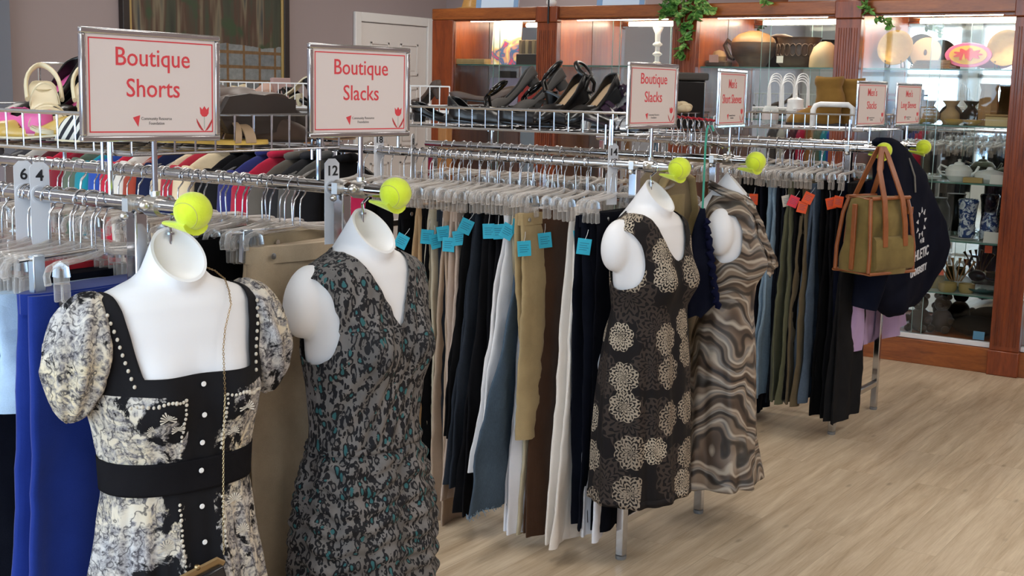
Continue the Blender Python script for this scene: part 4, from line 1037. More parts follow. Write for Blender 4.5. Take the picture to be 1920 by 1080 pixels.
pk = MB(); pk.loft([[(Db*1.05+.004+(.012 if 0 < i < 4 else 0)-.010*t*1.3, yy*(1), lerp(.765, .90, t)) for yy in (-.115, -.11, 0, .11, .115)]+[(Db*.85, yy, lerp(.765, .90, t)) for yy in (.115, -.115)] for i, t in enumerate((0, .1, .5, .9, 1))]); pk.build('front_pocket', OLV, bg, smooth=50)
for s in (-1, 1):       # leather piping down both gussets and zips
    p = MB(); p.tube([(Db*.95, s*Wb*.99, zb0+.01), (Db*.95, s*Wb*.98, .85), (Db*.75, s*Wb*.9, .99), (Db*.6, s*Wb*.8, zb1+.004)], .0085, 8); p.build('leather_piping', TANL, bg, smooth=80)
    p = MB(); p.tube([(-Db*.95, s*Wb*.99, zb0+.01), (-Db*.95, s*Wb*.98, .85), (-Db*.8, s*Wb*.9, .99), (-Db*.6, s*Wb*.8, zb1+.004)], .0085, 8); p.build('leather_piping', TANL, bg, smooth=80)
p = MB(); p.tube([(Db*1.03, -Wb, zb0+.006), (Db*1.03, Wb, zb0+.006), (-Db*1.03, Wb, zb0+.006), (-Db*1.03, -Wb, zb0+.006)], .007, 8, True); p.build('base_piping', TANL, bg, smooth=80)
p = MB(); p.tube([(Db*.7, -Wb*.84, zb1), (Db*.7, Wb*.84, zb1), (-Db*.7, Wb*.84, zb1), (-Db*.7, -Wb*.84, zb1)], .008, 8, True); p.build('top_piping', TANL, bg, smooth=80)
for sx in (1, -1):
    h = MB(); xh = sx*(Db*.85)
    for s in (-1, 1):
        rings = []
        for k, (x, y, z) in enumerate([(Db*1.12*sx, s*.062, .86), (Db*1.05*sx, s*.06, .95), (Db*.86*sx, s*.055, 1.05), (.03*sx, s*.040, 1.17), (.014*sx, s*.018, 1.235), (.006*sx, s*.004, 1.262)]):
            rings.append([(x+.003*sx, y-.0135, z), (x+.003*sx, y+.0135, z), (x-.003*sx, y+.0135, z), (x-.003*sx, y-.0135, z)])
        h.loft(rings)
    h.build('handle', TANL, bg, smooth=50, label='tan leather handle')
zp = MB(); zp.box(-Db*.12, Db*.12, -Wb-.006, -Wb+.004, .76, 1.03); zp.build('side_zip_strip', TANL, bg, bevel=.002)
tb = MB(); tb.box(Db*.55, Db*.75, Wb*.82, Wb*1.03, .985, 1.015); tb.build('side_tab', TANL, bg, bevel=.002)

# ------------------------------------------------------------------ jackets on the rail behind the nearest racks
jr = thing('coat_rack', 'single rail chrome coat rack of jackets behind the nearest shoe tray', 'clothes rack', (-3.15, 3.42, 0))
for x in (0, -1.9):
    MB().box(x-.014, x+.014, -.014, .014, .0, 1.262).build('post', CHROME, jr, bevel=.003)
    MB().box(x-.02, x+.02, -.28, .28, .0, .03).build('foot', CHROME, jr, bevel=.003)
MB().tube([(-2.0, 0, 1.275), (.1, 0, 1.275)], .0145, 12).build('rail', CHROME, jr)
def jacket(label, m, X, Yc, ztop, hw=.2, th=.024, L=.62, rz=0.):
    o = thing('jacket', label, 'jacket', (X, Yc, ztop), rz, 'jackets on the rail behind the nearest shoe tray')
    mb = MB(); rings = []
    prof = [(0, .045), (-.008, .075), (-.025, .12), (-.05, .165), (-.075, .19), (-.11, .2), (-.2, .19), (-.4, .195), (-L, .205)]
    for z, w_ in prof:
        w_ = w_*hw/.2
        rings.append([(th*(.55+.45*min(1, -z*9))*math.sin(a)+.006*math.sin(w_*math.cos(a)*40+X*30)*min(1, -z*4), w_*math.copysign(abs(math.cos(a))**.8, math.cos(a)), z) for a in [2*math.pi*j/32 for j in range(32)]])
    mb.loft(rings); mb.build('body', m, o, smooth=70)
    for s in (-1, 1):
        q = MB(); q.tube([(0, s*hw*.86, -.06), (.004, s*hw*1.0, -.11), (.008, s*hw*1.06, -.22), (.012, s*hw*1.05, -.38), (.012, s*hw*1.03, -.56)], [.03, .046, .048, .042, .036], 14, flat=.75); q.build('sleeve', m, o, smooth=80)
    c = MB(); c.tube([(.02*math.cos(a)+.004, .05*math.sin(a), .008+.006*math.cos(a)) for a in [2*math.pi*k/16 for k in range(16)]], .013, 8, True, flat=1.3); c.build('collar', m, o, smooth=80)
    return o
JK = [(18, '#4b4a4e', 'grey'), (45, '#b9b4ae', 'pale grey'), (72, '#5a2a2e', 'maroon'), (98, '#b5203a', 'bright red'), (122, '#7d1f2e', 'wine red'), (146, '#5d6a5c', 'sage green'), (168, '#1f8a9c', 'turquoise'), (190, '#2b50a8', 'cobalt blue'), (212, '#c02840', 'cherry red'), (236, '#d8d4cc', 'off white'),
      (258, '#9c4030', 'rust'), (282, '#1c2340', 'navy'), (306, '#d6c3a4', 'cream'), (330, '#a82c3c', 'brick red'), (352, '#dcc9a8', 'pale cream'), (385, '#151518', 'black'), (412, '#18181b', 'matt black'), (436, '#2a2f6a', 'indigo blue'), (458, '#a81c3a', 'crimson'),
      (490, '#57524c', 'heather brown'), (520, '#2b2b2e', 'charcoal'), (552, '#4a4846', 'dark heather grey'), (580, '#141417', 'jet black')]
for k, (u, c, nm) in enumerate(JK):
    p = at(u, 300, Y=3.24)
    hang(p.x, 3.42, 'top', rnd.gauss(0, .04), 'clear coat hanger holding a jacket behind the nearest shoe tray', 'clear coat hangers holding jackets', z=1.275)
    jx = jacket(nm+' jacket in the row behind the nearest shoe tray', fabric('jacket_'+nm.replace(' ', '_'), c, .15), p.x, 3.42, 1.20+rnd.uniform(-.008, .008), rz=rnd.gauss(0, .04))
    if nm == 'jet black':
        bd = MB(); bd.lathe([(0, 0), (.017, 0), (.017, .003), (0, .004)], 16, Matrix.Translation((.03, -.09, -.06)) @ Matrix.Rotation(R_(80), 4, 'Y')); bd.build('round_badge', mat('badge_white', (.75, .8, .85), .4), jx, label='round white badge')

# ------------------------------------------------------------------ shoes
HWID = [(0, .012), (.03, .021), (.1, .027), (.25, .028), (.45, .030), (.6, .036), (.72, .039), (.84, .036), (.92, .028), (.97, .017), (1, .004)]
def tabl(tab, s):
    for p, q in zip(tab, tab[1:]):
        if s <= q[0]: return lerp(p[1], q[1], (s-p[0])/(q[0]-p[0]))
    return tab[-1][1]
def shoe(name, label, upper, insole, sole, loc, rot, heel=.05, L=.245, kind='pump', wedge=False, group=None, point=1.):
    o = thing(name, label, 'shoe', loc, 0, group, rot)
    zs = lambda s: heel*(1-smst(s/.62))
    S = [i/36 for i in range(37)]
    # sole plate with the arch
    def plate(z0, z1, sc=1.):
        mb = MB(); top = [(s*L, tabl(HWID, s)*sc, zs(s)) for s in S]; out = top+[(x, -y, z) for x, y, z in reversed(top)]
        mb.loft([[(x, y, z+z0) for x, y, z in out], [(x, y, z+z1) for x, y, z in out]], False, False)
        n = len(S)
        vs = []; fs = []
        for zz in (z0, z1):
            b = len(vs); vs += [(x, y, z+zz) for x, y, z in top]+[(x, -y, z+zz) for x, y, z in top]
            for i in range(n-1): fs.append((b+i, b+i+1, b+n+i+1, b+n+i))
        mb.add(vs, fs); return mb
    plate(0, .006).build('sole', sole, o, smooth=40); plate(.0062, .0085, .92).build('insole', insole, o, smooth=40)
    if wedge:
        w_ = MB(); rings = []
        for i in range(14):
            s = .01+i/13*.68; y = tabl(HWID, s)*.98; rings.append([(s*L, y, zs(s)), (s*L, -y, zs(s)), (s*L, -y*1.02, -.002), (s*L, y*1.02, -.002)])
        w_.loft(rings); w_.build('wedge_heel', sole, o, smooth=30)
    elif heel > .015:
        h = MB(); rings = []
        for t in (0, .3, .7, 1):
            r = lerp(.024, .011 if heel > .04 else .02, t); cx = lerp(.026, .02, t); z = lerp(heel*.99, 0, t)
            rings.append([(cx+r*math.cos(a), r*math.sin(a), z) for a in [2*math.pi*j/14 for j in range(14)]])
        h.loft(rings); h.build('heel', upper, o, smooth=50)
    if kind in ('pump', 'slipon'):
        open_end = .66 if kind == 'pump' else .55; mb = MB(); rows = []
        N = 24
        for s in S:
            w_ = tabl(HWID, s)*1.03
            if kind == 'pump': h = tabl([(0, .052), (.08, .05), (.3, .028), (.55, .026), (.68, .034), (.85, .03), (.95, .02), (1, .009)], s)
            else: h = tabl([(0, .062), (.1, .058), (.3, .046), (.5, .058), (.68, .05), (.85, .036), (.95, .024), (1, .010)], s)
            rows.append([(s*L*1.005+(-.004 if s == 0 else 0), w_*math.copysign(abs(math.cos(a))**.55, math.cos(a)), zs(s)+.004+h*abs(math.sin(a))**.75) for a in [math.pi*j/N for j in range(N+1)]])
        vs = [p for r in rows for p in r]; fs = []
        for i in range(len(rows)-1):
            sm = (S[i]+S[i+1])/2
            for j in range(N):
                a = (j+.5)/N
                lim = .21
                if kind == 'slipon': lim = .25
                if sm > open_end-.14: lim = lerp(lim, .5, smst((sm-open_end+.14)/.14))
                if sm < open_end and lim < a < 1-lim: continue
                fs.append((i*(N+1)+j, i*(N+1)+j+1, (i+1)*(N+1)+j+1, (i+1)*(N+1)+j))
        # heel counter closing
        k_ = int(N*.22); fs.append(tuple(range(k_+1))+tuple(range(N-k_, N+1)))
        mb.add(vs, fs); mb.build('upper', upper, o, smooth=60, solid=.0025)
    else:
        def strap(s0, h, wd=.008, lean=0., nm='strap'):
            mb = MB(); w_ = tabl(HWID, s0)*1.02; rings = []
            for k in range(15):
                a = math.pi*k/14; p = Vector((s0*L+lean*math.sin(a), w_*math.cos(a), zs(s0)+.004+h*math.sin(a)))
                rings.append([(p.x+wd, p.y*1.02, p.z), (p.x+wd, p.y*.97, p.z-.002*math.sin(a)-.001), (p.x-wd, p.y*.97, p.z-.002*math.sin(a)-.001), (p.x-wd, p.y*1.02, p.z)])
            mb.loft(rings); mb.build(nm, upper, o, smooth=40)
        strap(.74, .036, .012); strap(.62, .042, .007, .01)
        if kind == 'ankle':
            mb = MB(); mb.tube([(.012-.03*math.sin(a)*0+.055*(1-math.cos(a))*.5, .030*math.sin(a), zs(.05)+.05+.045*(1-math.cos(a))*.5) for a in [2*math.pi*k/18 for k in range(18)]], .0055, 7, True, flat=1.6); mb.build('ankle_strap', upper, o, smooth=60)
            mb = MB(); mb.tube([(.008, .024, zs(0)+.004), (.004, .02, zs(0)+.035), (.012, 0, zs(0)+.055), (.004, -.02, zs(0)+.035), (.008, -.024, zs(0)+.004)], .009, 8, flat=.5); mb.build('heel_counter', upper, o, smooth=60)
        elif kind == 'sling':
            mb = MB(); mb.tube([(.36*L*(1-math.sin(a))-.010*math.sin(a), .034*math.cos(a)*(1+.15*math.sin(2*a)**2), lerp(zs(.36)+.018, heel+.040, math.sin(a))) for a in [math.pi*k/16 for k in range(17)]], .0045, 7, flat=1.5); mb.build('slingback_strap', upper, o, smooth=60)
            strap(.36, .05, .006)
    return o
def leather(key, c, r=.35): return mat('leather_'+key, c, r, spec=.5)
LB, LPAT, LTAN, LCREAM, LPINK, LGOLD, LBROWN, LDK = leather('black', '#09090b', .28), leather('black_patent', '#060608', .1), leather('tan_lining', '#a58a6c', .5), leather('cream', '#d8c9a6', .4), leather('pink', '#e0609c', .45), leather('gold', '#c9a24e', .3), leather('brown', '#4a382e', .5), leather('dark_brown', '#2f2622', .5)
LPLUM, LSILVER, LGREY, LYEL, LBLUSH, LSUEDE = leather('plum', '#2a1a2c', .2), mat('leather_silver', (.5, .52, .55), .2, .7), leather('grey_suede', '#4a4541', .9), leather('yellow_insole', '#d3b056', .5), leather('blush', '#d2aa96', .5), fabric('tan_suede', '#8a6630', .2)
def stripe_mat():
    t = NT('striped_canvas'); wv = t.n('TexWave', {'Vector': t.obj(), 'Scale': 22., 'Distortion': .6}, bands_direction='DIAGONAL')
    t.set(Base_Color=t.ramp(wv.outputs[1], [(.45, '#1b1c22'), (.5, '#e0dccf')]), Roughness=.8); return t.m
LSTR = stripe_mat()
zA = TZ+.012
P = math.pi
GA = 'shoes in the nearest wire tray'; GB = 'shoes in the tray of black sandals'; GC = 'things in the tray of tan boots'; GF = 'shoes on the far shoe rack'
def heel_at(toe, rot, L=.245):
    d = Euler(rot).to_matrix() @ Vector((L, 0, 0)); p = Vector(toe)-d; return tuple(p)
def prop(name, label, a, b, c, toe, rot, heel, **k): return shoe(name, label, a, b, c, heel_at(toe, rot), rot, heel, **k)
# nearest tray, seen left of and behind the first sign
prop('wedge_shoe', 'black wedge shoe with bright pink lining leaning up at the far left', LB, LPINK, LB, (-2.375, 1.60, zA+.012), (0, R_(17), R_(268)), .05, wedge=True, group=GA)
prop('wedge_shoe', 'second black wedge shoe with pink lining beside the cream slingback', LB, LPINK, LB, (-2.29, 1.62, zA+.012), (0, R_(15), R_(272)), .05, wedge=True, group=GA)
prop('slingback_shoe', 'cream slingback shoe standing behind the Boutique Shorts sign edge', LCREAM, LCREAM, LCREAM, (-2.17, 1.585, zA+.012), (0, R_(11), R_(328)), .05, kind='sling', group=GA)
prop('slingback_shoe', 'second cream slingback shoe with looping strap in the nearest tray', LCREAM, LCREAM, LCREAM, (-2.09, 1.64, zA+.012), (0, R_(11), R_(328)), .05, kind='sling', group=GA)
shoe('flat_shoe', 'pink flat shoe with gold bow at the left edge of the nearest tray', LPINK, LBLUSH, LBLUSH, (-2.21, 1.60, zA), (0, 0, R_(168)), .008, kind='slipon', group=GA)
shoe('flat_shoe', 'gold flat shoe catching the light in the nearest tray', LGOLD, LCREAM, LCREAM, (-2.13, 1.62, zA), (0, 0, R_(185)), .01, kind='pump', group=GA)
shoe('striped_shoe', 'black and white striped slip-on shoe by the first sign edge', LSTR, LCREAM, LCREAM, (-1.96, 1.60, zA), (0, 0, R_(172)), .008, kind='slipon', group=GA)
shoe('striped_shoe', 'second striped slip-on shoe behind the first striped shoe', LSTR, LCREAM, LCREAM, (-1.98, 1.69, zA), (0, 0, R_(170)), .008, kind='slipon', group=GA)
shoe('flat_shoe', 'flat shoe with yellow insole under the Boutique Shorts sign', LTAN, LYEL, LYEL, (-1.92, 1.64, zA), (0, 0, R_(80)), .006, kind='sandal', group=GA)
shoe('court_shoe', 'grey court shoe with tan insole below the second sign', LDK, LTAN, LTAN, (-1.93, 1.98, zA), (0, 0, R_(95)), .03, kind='pump', group=GA)
prop('court_shoe', 'dark brown court shoe tilted between the two nearest signs', LDK, LTAN, LTAN, (-1.96, 1.93, zA+.01), (R_(10), R_(14), R_(20)), .04, kind='pump', group=GA)
shoe('loafer', 'brown leather loafer between the two nearest signs', LBROWN, LDK, LDK, (-1.98, 1.80, zA), (0, 0, R_(70)), .02, kind='slipon', group=GA)
prop('court_shoe', 'black court shoe with blush lining behind the first sign right edge', LB, LBLUSH, LB, (-2.00, 1.84, zA+.01), (0, R_(10), R_(15)), .04, kind='pump', group=GA)
def boot(name, label, m, loc, rz, H=.2, lean=0., group=None, rot=None):
    o = thing(name, label, 'boot', loc, rz, group, rot)
    mb = MB(); rings = []
    for k in range(15):
        t = k/14; z = lerp(.012, H, t); sl = .008*math.sin(t*15)+.005*math.sin(t*29+1)
        L_ = lerp(.062, .058, t)+sl*.4; W_ = lerp(.040, .054, t)+sl*.5; cx = .055+lean*t+.006*math.sin(t*9)
        rings.append([(cx+L_*math.copysign(abs(math.cos(a))**.8, math.cos(a)), W_*math.copysign(abs(math.sin(a))**.8, math.sin(a)), z+(.003*math.cos(a*2) if k == 14 else .003*math.sin(a*3+t*20))) for a in [2*math.pi*j/28 for j in range(28)]])
    mb.loft(rings, True, False); mb.build('shaft', m, o, smooth=70, solid=.004)
    f = MB(); rings = []
    for k in range(12):
        t = k/11; x = lerp(.03, .235, t); h = tabl([(0, .10), (.35, .085), (.7, .055), (.92, .035), (1, .012)], t); w_ = tabl([(0, .036), (.5, .04), (.8, .04), (.95, .025), (1, .008)], t)
        rings.append([(x, w_*math.copysign(abs(math.cos(a))**.7, math.cos(a)), .012+(h if math.sin(a) > 0 else .002)*math.sin(a)) for a in [2*math.pi*j/20 for j in range(20)]])
    f.loft(rings); f.build('foot', m, o, smooth=70)
    s = MB(); s.prism([(x, y, 0) for x, y in ((0, -.03), (.06, -.036), (.15, -.042), (.21, -.036), (.238, 0), (.21, .036), (.15, .042), (.06, .036), (0, .03))], (0, 0, .012)); s.build('sole', LDK, o)
    return o
boot('ankle_boot', 'tall brown boot lying in the nearest tray between the signs', LBROWN, (-1.90, 1.99, zA+.058), 0, .2, group=GA, rot=(R_(88), 0, R_(-84)))
boot('ankle_boot', 'dark boot lying behind the tall brown boot in the nearest tray', LDK, (-2.08, 1.97, zA+.062), 0, .2, group=GA, rot=(R_(86), R_(6), R_(-98)))
# middle tray: black sandals and wedges, left to right
zB = TZ+.012
shoe('court_shoe', 'brown suede shoe with raised heel at the left end of the black shoe tray', LBROWN, LDK, LB, (-2.72, 3.68, zB+.02), (0, R_(-22), R_(30)), .05, group=GB)
shoe('court_shoe', 'black court shoe low at the left end of the black shoe tray', LB, LB, LB, (-2.78, 3.5, zB), (0, 0, R_(5)), .03, group=GB)
shoe('court_shoe', 'second black court shoe behind the low one in the black shoe tray', LB, LB, LB, (-2.70, 3.60, zB), (0, 0, R_(-6)), .05, group=GB)
prop('court_shoe', 'grey suede pointed shoe standing heel up near the white rim', LGREY, LGREY, LB, (-2.58, 3.62, zB+.01), (0, R_(32), R_(225)), .03, group=GB)
prop('court_shoe', 'second grey suede pointed shoe beside the first heel up one', LGREY, LGREY, LB, (-2.47, 3.62, zB+.01), (0, R_(30), R_(225)), .03, group=GB)
shoe('strappy_sandal', 'black sandal with gold buckles left of the looped sandals', LPAT, LGOLD, LB, (-2.52, 3.56, zB), (0, 0, R_(15)), .05, kind='ankle', group=GB)
shoe('strappy_sandal', 'second black sandal behind the gold buckled sandal', LPAT, LGOLD, LB, (-2.45, 3.68, zB), (0, 0, R_(15)), .05, kind='ankle', group=GB)
shoe('strappy_sandal', 'black sandal with tall looping ankle strap before the lilac picture', LB, LGREY, LB, (-2.30, 3.60, zB+.02), (0, R_(-8), R_(20)), .09, kind='ankle', group=GB)
shoe('strappy_sandal', 'black sandal with looping ankle strap before the red box', LB, LGREY, LB, (-2.17, 3.64, zB+.02), (0, R_(-8), R_(175)), .09, kind='ankle', group=GB)
prop('wedge_shoe', 'black wedge shoe with tan insole propped heel up in the middle tray', LB, LTAN, LB, (-2.24, 3.44, zB+.01), (0, R_(21), R_(254)), .045, wedge=True, group=GB)
prop('wedge_shoe', 'second black wedge shoe with tan insole right of the propped one', LB, LTAN, LB, (-2.12, 3.44, zB+.01), (0, R_(21), R_(254)), .045, wedge=True, group=GB)
prop('strappy_sandal', 'plum patent sandal with silver edging left of the third sign', LPLUM, LSILVER, LB, (-2.09, 3.52, zB+.01), (0, R_(26), R_(235)), .04, kind='sling', group=GB)
prop('strappy_sandal', 'second plum patent sandal close to the third sign', LPLUM, LSILVER, LB, (-2.01, 3.52, zB+.01), (0, R_(26), R_(235)), .04, kind='sling', group=GB)
shoe('strappy_sandal', 'silver edged sandal lying low by the tray corner at the third sign', LSILVER, LPLUM, LB, (-2.08, 3.46, zB), (0, 0, R_(-4)), .03, kind='sandal', group=GB)
for k, (x, y, r) in enumerate(((-2.62, 3.5, 8), (-2.42, 3.5, 4), (-2.22, 3.5, -4), (-2.55, 3.75, 0))):
    shoe('flat_shoe', ('black flat shoe lowest at the wire front under the gold buckled sandal', 'black flat shoe lowest at the wire front left of the looped sandal', 'black flat shoe lowest at the wire front under the looped sandals', 'black flat shoe at the back of the black shoe tray')[k], LB, LB, LB, (x, y, zB), (0, 0, R_(r)), .01, kind='slipon', group=GB)
hb = thing('handbag', 'black handbag with grey flap behind the third sign', 'bag', (-1.965, 3.875, zB), R_(-30))
MB().box(-.06, .06, -.08, .08, .0, .165).build('bag_body', LB, hb, bevel=.012); q = MB(); q.box(-.066, .066, -.086, .086, .16, .185); q.build('flap', LGREY, hb, bevel=.006)
tg = MB(); tg.box(.061, .063, -.05, -.02, .05, .09); tg.build('price_tag', WHITETAG, hb)
# far shoe rack behind the second sign
fr_ = thing('shoe_rack', 'far wire topped shoe rack with wooden posts in front of the painting', 'shoe rack', (-3.75, 5.0, 0))
for x in (-.05, -.95, -1.7):
    MB().box(x-.025, x+.025, .0, .05, 0, 1.30).build('wood_post', wood('honey_wood', '#8a5a2e', '#b07a42', .5), fr_, bevel=.003)
MB().box(-1.75, .0, -.02, .36, 1.30, 1.325).build('shelf_board', mat('dark_shelf', '#4a4543', .6), fr_, bevel=.003)
g = MB()
for k in range(30):
    x = -1.74*k/29; g.tube([(x, -.01, 1.465), (x, -.01, 1.34), (x, .35, 1.34)], .003, 5)
for z, y in ((1.465, -.01), (1.34, -.01), (1.34, .35)): g.tube([(-1.74, y, z), (0, y, z)], .004, 6)
g.build('wire_grid', WHITE_WIRE, fr_)
far = [('court_shoe', 'tan and cream court shoe at the left of the far shoe rack', LCREAM, LTAN, -1.58, 1.345, 20, 'pump', .06), ('court_shoe', 'second cream court shoe on the far shoe rack', LCREAM, LCREAM, -1.48, 1.345, 200, 'pump', .07), ('flat_shoe', 'blush flat shoe in the far shoe rack', LBLUSH, LBLUSH, -1.28, 1.40, 190, 'slipon', .02), ('court_shoe', 'black court shoe in the middle of the far shoe rack', LB, LB, -1.15, 1.345, 10, 'pump', .06),
       ('sandal', 'tan soled sandal tipped up before the painting frame', LB, LCREAM, -.98, 1.44, 195, 'sandal', .06), ('court_shoe', 'black strapped shoe at the right of the far shoe rack', LB, LB, -.88, 1.40, 10, 'ankle', .07), ('court_shoe', 'black shoe low beside the second sign in the far rack', LB, LTAN, -.72, 1.345, 10, 'pump', .05), ('court_shoe', 'white heeled sandal hooked low in the far shoe rack', LCREAM, LCREAM, -1.05, 1.345, 185, 'sandal', .06), ('court_shoe', 'brown shoe on the far rack right of the second sign', LBROWN, LDK, -.12, 1.41, 170, 'pump', .05)]
for n_, lb, a, b, x, z, r, kd, hl in far: shoe(n_, lb, a, b, b, (-3.75+x, 5.08, z), (0, R_(14 if z > 1.37 else 0), R_(r)), hl, kind=kd, group=GF)
pcard = thing('card_box', 'pale pink shoe box lid at the far shoe rack before the painting', 'box', (-5.08, 5.16, 1.345)); MB().box(-.01, .01, -.0, .14, 0, .15).build('lid', mat('pink_card', '#b79a98', .7), pcard, rot=(0, R_(-12), 0), bevel=.002)
# tray above the orange tagged rail
zC = 1.33
boot('suede_boot', 'tan suede slouch boot nearest the third tray corner', LSUEDE, (-1.97, 5.47, zC), R_(188), .215, -.004, GC)
boot('suede_boot', 'second tan suede slouch boot behind the Mens Slacks sign', LSUEDE, (-1.90, 5.56, zC), R_(192), .21, 0, GC)
wc = thing('white_mug', 'tall white ribbed pot standing in the tray left of the tan boots', 'pot', (-2.24, 5.62, zC))
MB().lathe([(.0, 0), (.034, 0), (.038, .01), (.036, .055), (.04, .06), (.036, .1), (.034, .1), (.032, .02), (0, .015)], 24).build('pot_body', mat('white_glaze', (.8, .79, .76), .25), wc); l_ = MB(); l_.lathe([(.0, .1), (.038, .1), (.036, .112), (.01, .122), (.008, .135), (.0, .138)], 24); l_.build('lid', MATS['white_glaze'], wc)
cj = thing('glass_jar', 'clear jar with a paper label beside the white ribbed pot', 'jar', (-2.33, 5.55, zC)); MB().lathe([(0, 0), (.035, 0), (.037, .01), (.037, .06), (.03, .075), (.028, .08), (0, .08)], 20).build('jar_body', clear('jar_glass', (.9, .93, .92), .25), cj)
qq = MB(); qq.lathe([(.0375, .018), (.038, .018), (.038, .055), (.0375, .055)], 20); qq.build('paper_label', PAPER, cj)
ot = thing('orange_card', 'bright orange price card standing in the tray beside the white pot', 'card', (-2.14, 5.58, zC)); MB().box(-.001, .001, -.03, .03, .03, .085).build('card', ORANGETAG, ot, rot=(0, 0, R_(-25)))
bk = MB(); bk.box(-.02, .0, -.02, .02, 0, .03); bk.build('stand', mat('clear_block', (.5, .5, .5), .4), ot)
wt = thing('towel_bar', 'thick white curved towel bar lying in the tray left of the tan boots', 'rail', (-2.03, 5.325, zC)); q = MB(); q.tube([(-.01, 0, 0), (-.01, 0, .07), (-.005, .01, .088), (.01, .03, .095), (.13, .04, .095), (.15, .045, .08), (.15, .045, 0)], .012, 12); q.build('bar', WHITE_WIRE, wt, smooth=80)
def plate_rack(label, loc, groups, rz, n=4):
    o = thing('wire_organizer', label, 'wire rack', loc, rz); g = MB()
    for gx in groups:
        for k in range(n):
            y = gx+k*.018; h = .125+.012*k
            pts = [(-.05+.02*k, y, .07)]+[(-.05+.02*k+.035-.035*math.cos(a), y+.004*k, .07+h-.035+.035*math.sin(a)) for a in [math.pi*j/10 for j in range(11)]]+[(.02+.02*k, y, .07)]
            g.tube(pts, .0028, 6)
    y0, y1 = min(groups)-.03, max(groups)+.1
    for x in (-.06, .06): g.tube([(x, y0, 0), (x, y0, .07), (x, y1, .07), (x, y1, 0)], .0035, 6)
    for y in (y0, y1): g.tube([(-.06, y, .07), (.06, y, .07)], .0035, 6)
    g.build('wire_loops', WHITE_WIRE, o); return o
plate_rack('white wire plate rack with three groups of tall loops behind the tray', (-2.28, 5.68, zC), (-.08, .02, .12), R_(60))
wr = thing('wire_holder', 'white wire holder with one tall loop left of the Mens Short Sleeves sign', 'wire rack', (-2.50, 5.42, zC-.03))
q = MB(); q.tube([(.0, 0, 0), (.0, 0, .14)]+[(.03-.03*math.cos(a), 0, .14+.03*math.sin(a)) for a in [math.pi*j/10 for j in range(1, 11)]]+[(.06, 0, 0)], .004, 8)
q.tube([(-.05, 0, 0), (-.05, 0, .055), (-.04, 0, .06), (.09, 0, .06), (.09, 0, 0)], .004, 8); q.tube([(-.05, 0, .035), (.09, 0, .035)], .008, 8); q.build('wire_frame', WHITE_WIRE, wr, smooth=80)
# bunch of red tipped wire hangers lying at the end of the middle tray
REDP = mat('red_hanger_plastic', '#c23440', .35)
for k in range(9):
    o = thing('red_hanger', 'red tipped wire hanger in the bunch beside the third sign', 'hanger', (-1.865+.004*k, 3.66+.034*k, 1.385-.002*k), R_(60+rnd.uniform(-15, 15)), 'red tipped wire hangers in the bunch')
    h = MB(); h.tube([(0, .017*math.sin(a), .0-.017+.017*math.cos(a)) for a in [R_(-110)+R_(230)*j/10 for j in range(11)]]+[(0, .01, -.03), (0, 0, -.045), (0, 0, -.075)], .0018, 6); h.build('hook', WIRE, o, smooth=80)
    b = MB(); b.tube([(0, -.006, .002), (0, .016, .006)], .0042, 7); b.build('red_tip', REDP, o)
    b = MB(); b.tube([(0, -.05, -.085), (0, 0, -.073), (0, .05, -.085)], .003, 6); b.build('bar', WIRE, o)
hat = thing('cloth_flower', 'crumpled cream cloth flower on the tray beside the third sign', 'ornament', (-1.90, 3.78, 1.40)); q = MB()
for k in range(7): a = k*.9; q.ell((.02*math.cos(a), .025*math.sin(a), .012+.006*(k % 3)), (.02, .022, .012), 12, 8)
q.build('petals', mat('cream_cloth', '#d8c6a4', .9), hat, smooth=60)

# ------------------------------------------------------------------ glass fronted cabinets
CY, CD, CT = 7.02, .44, 1.985
WOODA = wood('cherry_wood', '#5a2410', '#96481e', .32, (7, 7, 1.0)); WOODH = wood('cherry_wood_rail', '#66300f', '#a8602a', .32, (1.0, 7, 7)); WOODI = wood('cherry_wood_glow_inside', '#86401a', '#b86028', .4, (7, 7, 1.0))  # inside copy is more orange: glow of the tubes put into the wood colour
MIRROR = mat('mirror_back', (.80, .82, .84), .02, 1.); GLASS = glass_pane('door_glass', (.95, .97, .96), .55); SHELFG = clear('glass_shelf', (.80, .90, .86), .18, .03)
EDGEG = mat('glass_shelf_edge', (.10, .22, .18), .15)
TUBE = emis('fluorescent_tube', (1., .82, .60), 40.); TRACK = mat('white_door_track', (.72, .72, .74), .35)
DRK = mat('dark_red_brown', '#3a170d', .5)  # dark brown for the keyhole oval on the round plaque
